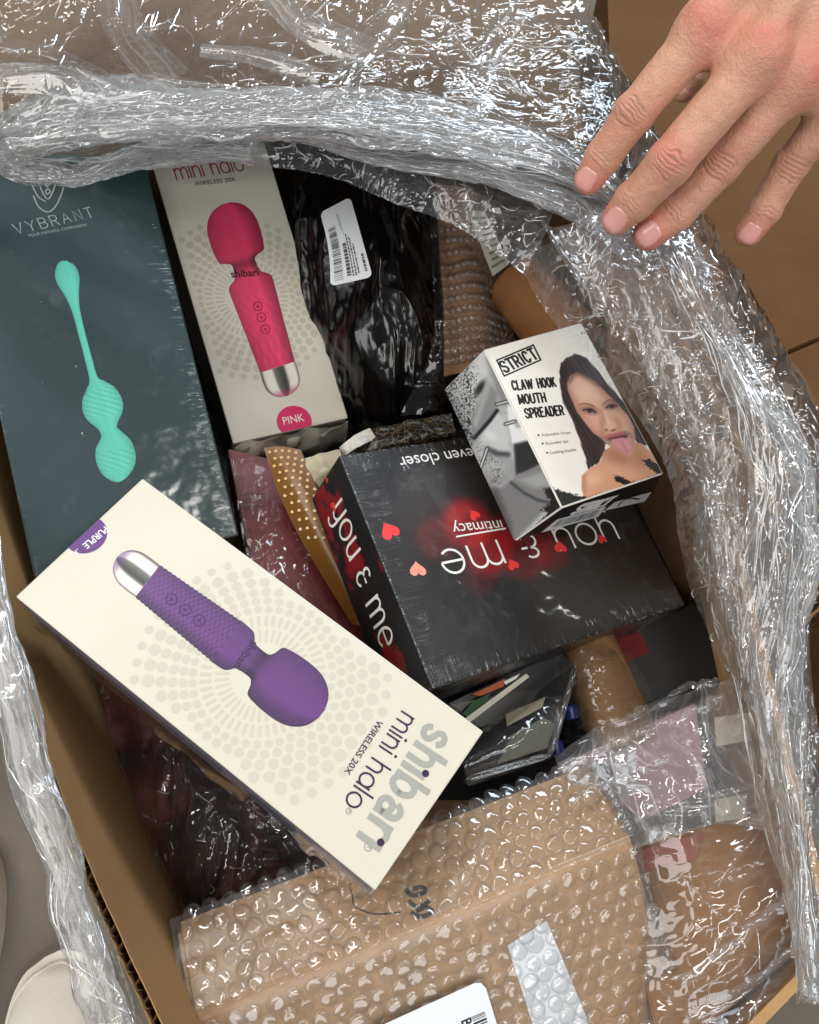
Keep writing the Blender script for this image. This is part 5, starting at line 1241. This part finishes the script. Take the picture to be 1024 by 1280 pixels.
# ================================================================== shoes on the floor
def shoe(px, py, rot_, label):
    L = .285
    root = thing('shoe', label, 'shoe', group='white slip-on shoes'); p = P(px, py, 0); setM(root, Matrix.Translation(Vector(p)) @ Matrix.Rotation(R(rot_), 4, 'Z'))
    leather = NT('white_canvas'); v = leather.coord(); n = leather.noise(v, 25, 5); f = leather.noise(v, 700, 2)
    leather.bsdf(Base_Color=leather.mixc(n, rgb(238, 234, 222), rgb(218, 212, 196)), Roughness=.7, Normal=leather.bump(leather.math('ADD', f, n), .0008, .4))
    rub = mat_paper('white_rubber', rgb(228, 222, 208), .5, 0.0)
    # outline: toe at y = 0, heel at -L
    s = np.linspace(0, 1, 60); w = np.interp(s, [0, .01, .04, .1, .2, .35, .55, .75, .9, .97, 1], [0, .018, .032, .043, .050, .050, .040, .035, .034, .026, 0])
    w = np.convolve(np.pad(w, 2, 'edge'), np.ones(5) / 5, 'valid'); w[0] = w[-1] = .002
    def loft(fn, name, mat, m=26):
        B = np.zeros((60, m, 3)); 
        for i in range(60):
            for j in range(m):
                a = math.pi * j / (m - 1); B[i, j] = fn(s[i], w[i], a)
        return mesh_obj(name, B.reshape(-1, 3), np.ascontiguousarray(grid_faces(60, m)[:, ::-1]), mat, root, smooth=True)
    hgt = lambda t: np.interp(t, [0, .05, .15, .3, .5, .7, 1], [.020, .040, .052, .064, .085, .080, .075])
    loft(lambda t, ww, a: (math.copysign(abs(math.cos(a)) ** .7, math.cos(a)) * (ww - .004), -t * (L - .008) - .004, .018 + (hgt(t) - .018) * math.sin(a) ** .75), 'upper', leather.m)
    # sole band
    V = []; k = 60
    ring = [(w[i], -s[i] * L) for i in range(60)] + [(-w[i], -s[i] * L) for i in range(59, -1, -1)]
    bm = prism(ring, .0, .026, .0015); bm_obj('sole', bm, rub, root)
    # stitched toe seam and side vent line
    pts = []
    for t in np.linspace(0, 1, 40):
        a = math.pi * t; yy = .16 - .135 * math.sin(a); ww = np.interp(yy, s, w); aa = math.pi * (.06 + .88 * t)
        pts.append((math.copysign(abs(math.cos(aa)) ** .7, math.cos(aa)) * (ww - .004), -yy * (L - .008) - .004, .019 + (hgt(yy) - .018) * math.sin(aa) ** .75))
    c = np.array(pts); B = []
    for q in c: B.append(q)
    th = np.linspace(0, 2 * math.pi, 7); t = np.gradient(c, axis=0); t /= np.linalg.norm(t, axis=1)[:, None]; n1 = np.cross(t, [0, 0, 1]); n1 /= np.linalg.norm(n1, axis=1)[:, None]; n2 = np.cross(t, n1)
    V = c[:, None] + .0013 * (np.cos(th)[None, :, None] * n1[:, None] + np.sin(th)[None, :, None] * n2[:, None])
    mesh_obj('toe_seam', V.reshape(-1, 3), grid_faces(40, 7), rub, root, smooth=True)
    # dark vamp opening
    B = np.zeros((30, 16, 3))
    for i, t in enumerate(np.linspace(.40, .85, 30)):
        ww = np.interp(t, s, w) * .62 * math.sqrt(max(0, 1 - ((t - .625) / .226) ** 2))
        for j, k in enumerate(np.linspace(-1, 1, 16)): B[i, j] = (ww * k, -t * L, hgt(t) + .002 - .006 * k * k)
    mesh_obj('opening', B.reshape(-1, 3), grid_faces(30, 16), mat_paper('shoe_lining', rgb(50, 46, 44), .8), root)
shoe(92, 1184, 6, 'white slip-on shoe on the concrete at bottom left, toe in view')
shoe(-47, 1042, 8, 'white shoe at the left edge with only its toe rim showing')

# ================================================================== stretch film over the carton
FILM = thing('stretch_film', 'clear crumpled stretch film torn open and bunched around the carton opening', 'film'); setM(FILM, Matrix.Translation((.05, .3, .54)))
def rope(name, path, mat, seed, layers=2, nu=420, nv=90, fold=.35, freq=9.0, flat=.6, strands=1300):
    """bunched film: nested tubes with long folds; path rows (photo x, photo y, height, radius in photo px)"""
    c0 = spline([P(x, y, z) for x, y, z, r in path], nu); rr = spline([(r, 0, 0) for x, y, z, r in path], nu)[:, 0]
    dep = (c0 - CO) @ CD; rad0 = rr / FPX * dep
    for k in range(layers):
        sc = 1.0 - .27 * k; s = seed + 31 * k
        c = c0 + .0016 * np.stack([fbm(np.linspace(0, 9, nu), np.zeros(nu) + i, None, s + 3, 3) for i in range(3)], 1)
        t = np.gradient(c, axis=0); t /= np.linalg.norm(t, axis=1)[:, None]
        a = np.cross(t, [0, 0, 1]); a /= np.linalg.norm(a, axis=1)[:, None]; b = np.cross(a, t)
        th = np.linspace(0, 2 * math.pi, nv); U, TH = np.meshgrid(np.linspace(0, 1, nu), th, indexing='ij')
        L = np.linalg.norm(np.diff(c, axis=0), axis=1).sum()
        cx, sx = np.cos(TH + 1.5 * U), np.sin(TH + 1.5 * U)
        f1 = ridge(cx * freq * .42 + U * L * 14, sx * freq * .35 + U * L * 9, s, 4) - 1.0
        f2 = fbm(cx * 1.6 + U * L * 22, sx * 1.6, U * L * 16, s + 7, 4)
        f3 = ridge(cx * 2 + U * L * 70, sx * 2 + U * L * 60, s + 17, 3) - 1.0
        rad = rad0[:, None] * sc * (1 + fold * .42 * f1 + fold * .8 * f2 + fold * .22 * f3)
        B = c[:, None] + a[:, None] * (rad * np.cos(TH))[..., None] + b[:, None] * (rad * flat * np.sin(TH))[..., None]
        mesh_obj(name, B.reshape(-1, 3), grid_faces(nu, nv), mat, FILM, smooth=True, world=True, col=crease_of(B))
        if k == 0: creases(B, FILM, int(L * strands), s + 2, ln=(.012, .06), wd=(.0002, .0005), aniso=(0.0, .12), lift=.0004, thr=-.6)
def veil(name, rows, nu, nv, mat, amps, seed, lift=0.0, cr=0, **kw):
    B = net(rows, nu, nv)
    if lift: B = B + [0, 0, lift]
    for k, (am, fr, ani) in enumerate(amps): B = crumple(B, am, fr, seed + 13 * k, .7, ani)
    surf(name, B, mat, FILM)
    if cr: creases(B, FILM, cr, seed + 1, **kw)
def band(name, rows, nu, nv, mat, seed, amp=.0035, fv=110, fu=4.5, cr=0, small=.0004):
    """film gathered into lengthwise pleats; rows run across, the pleats run along the rows' order"""
    B = net(rows, nu, nv); uv = uvof(B).reshape(nu, nv, 2); u, v = uv[..., 0], uv[..., 1] - uv[..., 1].mean(1, keepdims=True)
    w = v * fv + 2.2 * fbm(u * fu * 1.3, v * 14, None, seed + 3, 3)
    h = ridge(w * .5, u * fu, seed, 4) - 1.0 + .5 * fbm(w, u * fu * 2, None, seed + 5, 3)
    big = fbm(u * 14, v * 22, None, seed + 9, 3)
    B = B + normals(B) * (amp * h * .6 + amp * 1.2 * big)[..., None]
    B = crumple(B, small, 120, seed + 11, .7)
    surf(name, B, mat, FILM)
    if cr: creases(B, FILM, cr, seed + 1, ln=(.010, .05), wd=(.0002, .0005), aniso=(0.0, .13), lift=.0004, thr=-.5)
# sheet over the back flap (top of the picture)
rows = [[(-60, -60, .60), (200, -70, .59), (450, -70, .60), (716, -45, .60)], [(-60, 40, .588), (200, 50, .580), (450, 45, .592), (742, 40, .602)],
        [(-60, 120, .578), (200, 115, .588), (450, 110, .598), (775, 105, .594)], [(-50, 170, .565), (200, 150, .582), (450, 150, .596), (800, 210, .584)]]
veil('back_sheet', rows, 330, 620, M_FILM, ((.0045, 13, (1, 1)), (.0010, 55, (1, 1)), (.00014, 220, (1, 1))), 3, cr=480, ln=(.004, .03), clump=14, thr=-.3)
# band folded over the right rim, its outer edge falling away outside
inner = [(690, 150, .592), (745, 215, .590), (805, 325, .580), (880, 430, .578), (950, 540, .572), (990, 650, .560), (1000, 760, .55)]
outer = [(716, -40, .59), (778, 85, .588), (852, 215, .578), (938, 360, .575), (1012, 490, .572), (1070, 610, .56), (1080, 740, .55)]
mid = [((a[0] + b[0]) / 2 + 6, (a[1] + b[1]) / 2 - 3, max(a[2], b[2]) + .004) for a, b in zip(inner, outer)]
rows = [[i, m, o] for i, m, o in zip(inner, mid, outer)]
veil('rim_band', rows, 420, 150, M_FILM, ((.0034, 18, (1, 1)), (.0010, 75, (1, 1)), (.00012, 260, (1, 1))), 9, cr=170, ln=(.003, .018))
for k, pts in enumerate(([(-20, 50), (60, 72), (150, 112)], [(-20, 95), (70, 100), (140, 122)], [(135, -20), (165, 45), (215, 105)], [(250, 60), (320, 70), (400, 100)], [(510, -20), (480, 40), (430, 105)], [(655, 10), (615, 70), (595, 135)], [(560, 40), (600, 80), (660, 120)], [(330, -20), (380, 30), (460, 70)])):
    c = spline([(x, y, 0) for x, y in pts], 14)[:, :2]; t = np.gradient(c, axis=0); t /= np.linalg.norm(t, axis=1)[:, None]; n = np.stack([-t[:, 1], t[:, 0]], 1)
    zz = .591; w = 13 + 7 * (k % 3)
    band('long_fold', [[(*(p - q * w), zz), (*(p - q * w * .3), zz + .0045), (*(p + q * w * .3), zz + .0035), (*(p + q * w), zz)] for p, q in zip(c, n)], 130, 40, M_PLEAT if k % 2 else M_FILMS, 300 + 7 * k, amp=.002)
def skirt():
    W = spline([P(*p) for p in outer], 200); rowz = []
    for k, (dx, dz) in enumerate(((0, 0), (.004, -.02), (.006, -.06), (.008, -.12), (.01, -.2))): rowz.append(W + [dx, dx * .3, dz])
    B = np.stack(rowz, 1); B = np.stack([spline(B[i], 40) for i in range(200)], 0); surf('outer_skirt', crumple(B, .003, 40, 71, .7), M_FILM, FILM)
skirt()
# thick bunched roll along the back
rope('bunched_roll', [(-30, 222, .545, 20), (5, 180, .562, 32), (65, 156, .578, 42), (150, 143, .590, 46), (260, 140, .594, 40), (380, 142, .596, 36), (500, 152, .597, 36), (620, 180, .590, 28), (700, 206, .584, 22), (775, 252, .574, 18)], M_FILMR, 5, 2, 640, 150, strands=700)
top = [(0, 150, 205), (60, 108, 205), (150, 92, 198), (260, 96, 188), (380, 102, 186), (500, 112, 196), (620, 138, 218), (700, 165, 235), (770, 215, 275)]
band('pleated_band', [[(x, a, .583 - .00003 * abs(x - 400)), (x + 4, a * .62 + b * .38, .604 - .00004 * abs(x - 380)), (x + 6, a * .25 + b * .75, .601 - .00005 * abs(x - 380)), (x + 8, b, .580 - .00004 * abs(x - 380))] for x, a, b in top], 620, 150, M_PLEAT, 211, cr=420)
rope('bunched_roll', [(-20, 190, .555, 16), (30, 212, .553, 17), (90, 218, .553, 15), (150, 206, .556, 15), (230, 188, .565, 18), (320, 184, .572, 16)], M_FILMR, 45, 2, 260, 70)
rope('bunched_roll', [(200, 160, .572, 14), (300, 162, .574, 13), (400, 174, .575, 10), (500, 203, .576, 11), (600, 218, .579, 15), (690, 246, .577, 19), (755, 282, .570, 18), (820, 335, .570, 20)], M_FILMR, 75, 2, 360, 70)
# veil hanging below the roll over the black bag
veil('hanging_veil', [[(170, 165, .570), (170, 180, .568), (170, 194, .563)], [(330, 172, .570), (330, 190, .568), (330, 208, .562)], [(420, 180, .570), (418, 202, .567), (415, 222, .560)], [(500, 205, .570), (495, 230, .566), (488, 252, .560)], [(580, 215, .572), (578, 250, .566), (572, 284, .560)], [(700, 240, .572), (680, 295, .566), (655, 342, .560)]], 380, 70, M_FILMV, ((.0026, 36, (1, 1)), (.0009, 110, (1, 1))), 15, cr=120, ln=(.004, .018))
# wide veil down the right side
V_IN = [(640, 318), (688, 400), (735, 442), (790, 520), (836, 604), (855, 705), (882, 792), (915, 900), (955, 1040), (990, 1160), (1004, 1250)]
V_M1 = [(700, 300), (760, 380), (800, 440), (850, 520), (892, 602), (905, 702), (925, 792), (950, 900), (980, 1040), (1000, 1160), (1009, 1250)]
V_M2 = [(755, 275), (828, 352), (868, 432), (920, 512), (962, 602), (968, 702), (968, 800), (985, 905), (1000, 1045), (1011, 1165), (1015, 1250)]
V_OU = [(800, 262), (880, 342), (932, 440), (985, 530), (1022, 612), (1012, 722), (1002, 812), (1014, 920), (1019, 1050), (1022, 1170), (1024, 1260)]
VZ = [.562, .558, .554, .550, .545, .54, .535, .525, .51, .495, .485]
for k, (mt, lf, sd) in enumerate(((M_FILMV, 0, 19), (M_FILM, .006, 39), (M_FILMS, .011, 59))):
    rows = [[(*a, z - .012), (*b, z + .010), (*c, z + .014), (*d, z + .012)] for a, b, c, d, z in zip(V_IN, V_M1, V_M2, V_OU, VZ)]
    if k == 1: rows = [[(r[0][0] + 14, r[0][1], r[0][2]), r[1], r[2], r[3]] for r in rows]
    if k == 2: rows = [[(r[0][0] * .45 + r[1][0] * .55, r[1][1], r[1][2]), r[1], r[2], r[3]] for r in rows]
    veil('side_veil', rows, 640, 170, mt, ((.0046, 15, (1.6, .7)), (.0011, 62, (1.5, .7)), (.0001, 240, (1, 1))), sd, lf, cr=(90, 260, 90)[k], ln=(.003, .013))
rp = [(800, 300, 860), (850, 385, 905), (895, 470, 955), (925, 545, 1000), (930, 620, 1022), (925, 700, 1016), (930, 790, 1004), (948, 890, 1010), (972, 1020, 1016), (996, 1150, 1021), (1006, 1250, 1024)]
rz = [.572, .577, .579, .577, .572, .565, .556, .545, .53, .514, .50]
band('pleated_band', [[(a, y + (b - a) * .20, z), (a * .66 + b * .34, y + (b - a) * .08, z + .008), (a * .33 + b * .67, y - (b - a) * .06, z + .010), (b, y - (b - a) * .2, z + .002)] for (a, y, b), z in zip(rp, rz)], 620, 120, M_PLEAT, 241, cr=260)
rq = [(770, 330, 830), (800, 420, 868), (832, 520, 900), (862, 620, 925), (872, 720, 938), (896, 810, 950), (925, 910, 970), (958, 1040, 990), (990, 1160, 1008), (1003, 1250, 1014)]
band('pleated_band', [[(a, y, .556 - .00006 * (y - 330)), ((a + b) / 2, y - 4, .570 - .00006 * (y - 330)), (b, y - 8, .566 - .00006 * (y - 330))] for a, y, b in rq], 560, 80, M_PLEAT, 271, cr=160)
rope('bunched_roll', [(905, 455, .580, 10), (960, 520, .580, 13), (1000, 585, .577, 14), (1012, 660, .572, 13), (1004, 740, .563, 11), (996, 820, .554, 9), (1004, 950, .54, 8)], M_FILMR, 105, 1, 300, 60, strands=900)
# film over the left rim and hanging outside it
rope('rim_roll', [(-52, 500, .514, 24), (-34, 620, .516, 25), (-18, 740, .516, 26), (16, 870, .516, 27), (46, 985, .515, 24), (80, 1095, .514, 23), (116, 1205, .514, 25), (150, 1310, .514, 26)], mat_film('stretch_film_rim', white=.20, low=.35, fres=.9), 165, 2, 420, 70, fold=.10, flat=.4, strands=250)
rows = [[(-46, 600, .512), (-56, 600, .47), (-66, 600, .40)], [(2, 780, .512), (-14, 790, .47), (-26, 800, .40)], [(56, 950, .510), (36, 960, .47), (22, 970, .40)], [(106, 1090, .508), (84, 1100, .47), (70, 1110, .40)], [(172, 1260, .508), (145, 1260, .47), (128, 1262, .40)], [(190, 1320, .508), (165, 1320, .47), (150, 1320, .40)]]
veil('outer_skirt', rows, 300, 60, M_FILMV, ((.002, 40, (1.5, .6)), (.001, 120, (1, 1))), 23)

# ================================================================== hand
def hand():
    tip = lambda x, y, d, r: (D(x, y, d), r / FPX * d)
    ix = [tip(884, 34, .352, 33), tip(793, 141, .372, 25.5), tip(754, 196, .388, 22.5), tip(735, 225, .3955, 18.5)]
    mi = [tip(950, 70, .346, 35), tip(838, 203, .369, 29), tip(794, 250, .385, 25.5), tip(771, 275, .393, 20)]
    rg = [tip(1000, 92, .350, 33), tip(902, 205, .377, 25.5), tip(845, 266, .391, 23.5), tip(811, 293, .398, 20)]
    pk = [tip(1058, 118, .356, 30), tip(990, 204, .382, 21.5), tip(957, 262, .395, 20.5), tip(936, 291, .402, 17.5)]
    th = [tip(905, -40, .395, 34), tip(868, 60, .402, 22), tip(862, 98, .405, 17), tip(855, 114, .407, 13)]
    wr = tip(1075, -210, .318, 78)
    prim = []                                                          # (a, ra, b, rb, blend)
    for f in (ix, mi, rg, pk, th):
        for (a, ra), (b, rb) in zip(f[:-1], f[1:]): prim.append((a, ra * (.86 if f is not th else 1), b, rb))
    fingers = [ix, mi, rg, pk]
    def cone(p, a, ra, b, rb):
        e = b - a; t = np.clip(((p - a) @ e) / (e @ e), 0, 1); return np.linalg.norm(p - a - t[:, None] * e, axis=1) - (ra + (rb - ra) * t)
    def smin(a, b, k):
        h = np.clip(.5 + .5 * (b - a) / k, 0, 1); return b * (1 - h) + a * h - k * h * (1 - h)
    zn = -CD                                                           # towards the camera
    def fdist(p, f):
        d = None
        for i, ((a, ra), (b, rb)) in enumerate(zip(f[:-1], f[1:])):
            c = cone(p, a, ra * (.86 if i == 0 else .98), b, rb * .98); d = c if d is None else smin(d, c, .0012)
        # knuckle bulges
        for i, k in ((1, 1.0), (2, .97)):
            d = smin(d, np.linalg.norm(p - f[i][0], axis=1) - f[i][1] * k, .0015)
        return d
    def sdf(p):
        # palm and back of the hand
        back = None
        for f in fingers:
            m = f[0][0]; m2 = m - zn * .004
            c = cone(p, m2, f[0][1] * .92, wr[0], wr[1] * .62); back = c if back is None else smin(back, c, .012)
        for f, g in zip(fingers[:-1], fingers[1:]):
            back = smin(back, cone(p, f[0][0] - zn * .005, f[0][1] * .80, g[0][0] - zn * .005, g[0][1] * .80), .010)
        back = smin(back, cone(p, wr[0], wr[1] * .75, wr[0] + (wr[0] - mi[0][0]) * 1.2, wr[1] * .85), .02)
        for f in fingers: back = smin(back, np.linalg.norm(p - (f[0][0] + zn * .0008), axis=1) - f[0][1] * .86, .007)   # knuckles
        # tendons
        for f in fingers[:3]: back = smin(back, cone(p, f[0][0] + zn * f[0][1] * .62, .0035, wr[0] + zn * wr[1] * .45, .003), .008)
        fs = [fdist(p, f) for f in fingers]
        d = back
        fd = fs[0]
        for q in fs[1:]: fd = smin(fd, q, .0012)
        d = smin(d, fd, .006)
        d = smin(d, fdist(p, th), .008)
        return d
    # naive surface nets on a grid
    st = .00115
    allp = np.array([j[0] for f in fingers for j in f] + [th[-1][0], D(1200, -120, .33), D(880, -140, .40)])
    lo = allp.min(0) - .02; hi = allp.max(0) + .022; n = ((hi - lo) / st).astype(int) + 1
    gx, gy, gz = [lo[i] + st * np.arange(n[i]) for i in range(3)]
    G = np.empty(n, np.float32)
    for i in range(n[0]):
        Y, Z = np.meshgrid(gy, gz, indexing='ij'); p = np.stack([np.full(Y.size, gx[i]), Y.ravel(), Z.ravel()], 1)
        G[i] = sdf(p).reshape(n[1], n[2])
    ins = G < 0
    c = sum(ins[a:n[0] - 1 + a, b:n[1] - 1 + b, d:n[2] - 1 + d].astype(np.int8) for a in (0, 1) for b in (0, 1) for d in (0, 1))
    cell = (c > 0) & (c < 8); idx = -np.ones(cell.shape, np.int64); ci = np.argwhere(cell); idx[cell] = np.arange(len(ci))
    acc = np.zeros((len(ci), 3)); cnt = np.zeros(len(ci))
    corners = [(a, b, d) for a in (0, 1) for b in (0, 1) for d in (0, 1)]
    for i, a in enumerate(corners):
        for b in corners[i + 1:]:
            if sum(abs(x - y) for x, y in zip(a, b)) != 1: continue
            va = G[ci[:, 0] + a[0], ci[:, 1] + a[1], ci[:, 2] + a[2]]; vb = G[ci[:, 0] + b[0], ci[:, 1] + b[1], ci[:, 2] + b[2]]
            m = (va < 0) != (vb < 0); t = np.where(m, va / np.where(m, va - vb, 1), 0)
            q = np.array(a)[None, :] + t[:, None] * (np.array(b) - np.array(a))[None, :]; acc[m] += q[m]; cnt[m] += 1
    V = lo + st * (ci + acc / cnt[:, None])
    Fs = []
    for ax in range(3):
        o = [k for k in range(3) if k != ax]
        sl0 = [slice(None)] * 3; sl1 = [slice(None)] * 3; sl0[ax] = slice(0, -1); sl1[ax] = slice(1, None)
        A, B = ins[tuple(sl0)], ins[tuple(sl1)]; e = np.argwhere(A != B); e = e[(e[:, o[0]] > 0) & (e[:, o[1]] > 0) & (e[:, o[0]] < n[o[0]] - 1) & (e[:, o[1]] < n[o[1]] - 1)]
        def at(d0, d1):
            q = e.copy(); q[:, o[0]] += d0; q[:, o[1]] += d1; return idx[q[:, 0], q[:, 1], q[:, 2]]
        quad = np.stack([at(-1, -1), at(0, -1), at(0, 0), at(-1, 0)], 1)
        flip = A[e[:, 0], e[:, 1], e[:, 2]]
        if ax == 1: flip = ~flip
        quad[~flip] = quad[~flip][:, ::-1]; Fs.append(quad)
    Fs = np.vstack(Fs); Fs = Fs[(Fs >= 0).all(1)]
    # one subdivision for fine creases, projected back on to the surface
    ed = {}
    E = np.sort(np.stack([Fs, np.roll(Fs, -1, 1)], 2).reshape(-1, 2), 1); key = E[:, 0] * len(V) + E[:, 1]; uq, inv = np.unique(key, return_inverse=True)
    mid_ = (V[uq // len(V)] + V[uq % len(V)]) / 2; cen = V[Fs].mean(1); nv0 = len(V); V2 = np.vstack([V, mid_, cen])
    em = nv0 + inv.reshape(-1, 4); cc = nv0 + len(uq) + np.arange(len(Fs))
    F2 = np.vstack([np.stack([Fs[:, k], em[:, k], cc, em[:, (k + 3) % 4]], 1) for k in range(4)])
    h = 4e-4
    def grad(p): return np.stack([sdf(p + np.eye(3)[k] * h) - sdf(p - np.eye(3)[k] * h) for k in range(3)], 1) / (2 * h)
    for it in range(2):
        g = grad(V2); V2 = V2 - g * (sdf(V2) / np.maximum((g * g).sum(1), .25))[:, None]
    N = grad(V2); N /= np.linalg.norm(N, axis=1)[:, None] + 1e-9
    # creases and knuckle wrinkles with their shade painted into the colour, redness
    dark = np.zeros(len(V2)); disp = np.zeros(len(V2)); red = np.zeros(len(V2)); pale = np.zeros(len(V2)); dorsal = np.clip(N @ zn, 0, 1)
    for fi, f in enumerate(fingers):
        for ji in (1, 2):
            p, r = f[ji]; e = f[ji + 1][0] - f[ji - 1][0]; e /= np.linalg.norm(e); lat = np.cross(e, zn); lat /= np.linalg.norm(lat)
            q = V2 - p; s_ = q @ e; l_ = q @ lat; near = (np.linalg.norm(q, axis=1) < r * 1.9)
            wob = .0011 * noise(l_ * 260, s_ * 160, None, fi * 7 + ji)
            for k, off in enumerate((-.0052, -.0030, -.0010, .0012, .0034, .0055) if ji == 1 else (-.0022, .0000, .0022)):
                curve = off * (1 - .45 * (l_ / r) ** 2)
                g = np.exp(-((s_ + wob - curve) / .00042) ** 2) * np.exp(-(l_ / (r * .72)) ** 4)
                dark += near * g * dorsal * (.55 if ji == 1 else .4)
                disp -= near * g * dorsal * (.00070 if ji == 1 else .00045) * (1 if k % 2 else .75)
            red += np.exp(-(np.linalg.norm(q, axis=1) / (r * 1.15)) ** 2) * dorsal * (.8 if ji == 1 else .35)
        p, r = f[3]; red += .75 * np.exp(-(np.linalg.norm(V2 - p, axis=1) / (r * 1.2)) ** 2)
        p, r = f[0]; red += .62 * np.exp(-(np.linalg.norm(V2 - p - zn * r * .5, axis=1) / (r * .95)) ** 2)
    disp += .00012 * fbm(V2[:, 0] * 420, V2[:, 1] * 420, V2[:, 2] * 420, 3, 3) + .00035 * noise(V2[:, 0] * 90, V2[:, 1] * 90, V2[:, 2] * 90, 5)
    V2 = V2 + N * disp[:, None]
    mot = fbm(V2[:, 0] * 70, V2[:, 1] * 70, V2[:, 2] * 70, 8, 4)
    base = np.array([204, 148, 122.]); rd = np.array([202, 108, 94.]); yl = np.array([220, 176, 146.])
    k = np.clip(red * 1.15 + .35 * mot, 0, 1)[:, None]; m = np.clip(.5 + .6 * mot, 0, 1)[:, None]
    c_ = (base * (1 - m) + yl * m) * (1 - k) + rd * k
    vein = np.exp(-(noise(V2[:, 0] * 55 + 3, V2[:, 1] * 55, V2[:, 2] * 55, 61) / .10) ** 2) * dorsal * sstep(.05, .0, np.min(np.stack([np.linalg.norm(V2 - (f[0][0] * .55 + wr[0] * .45), axis=1) for f in fingers]), 0))
    c_ = c_ * (1 - .42 * np.clip(dark, 0, 1)[:, None]); c_ = c_ * (1 - .16 * vein[:, None]) + np.array([120., 116, 128]) * .16 * vein[:, None]
    root = thing('person', 'bare hand reaching in from the upper right, fingertips resting on the film', 'person'); setM(root, Matrix.Translation(Vector(wr[0])))
    t = NT('skin'); v = t.coord(); a = t.N('ShaderNodeAttribute', attribute_name='Col')
    fine = t.noise(v, 900, 4, .6); vo = t.N('ShaderNodeTexVoronoi', {'Scale': 900.0}); t.l.new(v, vo.inputs['Vector'])
    hgt = t.math('ADD', t.math('MULTIPLY', fine, .5), t.math('MULTIPLY', vo.outputs['Distance'], .5))
    t.bsdf(Base_Color=a.outputs['Color'], Roughness=.5, Specular_IOR_Level=.45, Subsurface_Weight=.10, Subsurface_Radius=(.0045, .0018, .0009), Subsurface_Scale=1.0, Normal=t.bump(hgt, .0007, .6))
    hd = mesh_obj('hand', V2, F2, t.m, root, smooth=True, world=True, col=lin(c_))
    # finger nails laid on the finished surface
    tn = NT('finger_nail'); tn.bsdf(Base_Color=tn.mixc(tn.noise(tn.coord(), 120, 2), rgb(234, 176, 168), rgb(226, 156, 150)), Roughness=.24, Coat_Weight=.4, Coat_Roughness=.15, Subsurface_Weight=.1, Subsurface_Radius=(.003, .001, .0006), Subsurface_Scale=1.0)
    tw = NT('nail_edge'); tw.bsdf(Base_Color=rgb(236, 214, 200), Roughness=.3)
    for fi, f in enumerate(fingers):
        p, r = f[3]; e = f[3][0] - f[2][0]; e /= np.linalg.norm(e); dn = zn + e * .42; dn -= e * (dn @ e) * .35; dn += np.cross(e, zn) * (.10, .0, -.06, .02)[fi]; dn /= np.linalg.norm(dn)
        lat = np.cross(e, dn); lat /= np.linalg.norm(lat); ax = np.cross(dn, lat); ax = ax if ax @ e > 0 else -ax
        nu, nv = 26, 22; u, w = np.meshgrid(np.linspace(-1, 1, nu), np.linspace(-1, 1, nv), indexing='ij')
        # disc-to-square map gives a rounded plate
        x = u * np.sqrt(1 - .36 * w * w); y = w * np.sqrt(1 - .36 * u * u)
        q = p + ax * ((y * r * .80) - r * .02)[..., None] + lat * (x * r * .74)[..., None] + dn * r * 1.5
        q = q.reshape(-1, 3)
        for it in range(40): q = q - dn * np.maximum(sdf(q) - .0, -.001)[:, None] * .8
        rim_ = 1 - sstep(.80, 1.0, np.maximum(np.abs(u), np.abs(w))).ravel()
        q = q + dn * (-.0004 + .00085 * rim_)[:, None]
        nf = grid_faces(nu, nv); a0 = q[nf[0]]
        if np.dot(np.cross(a0[1] - a0[0], a0[2] - a0[0]), dn) < 0: nf = np.ascontiguousarray(nf[:, ::-1])
        mesh_obj('nail', q, nf, tn.m, hd, smooth=True, world=True)
hand()
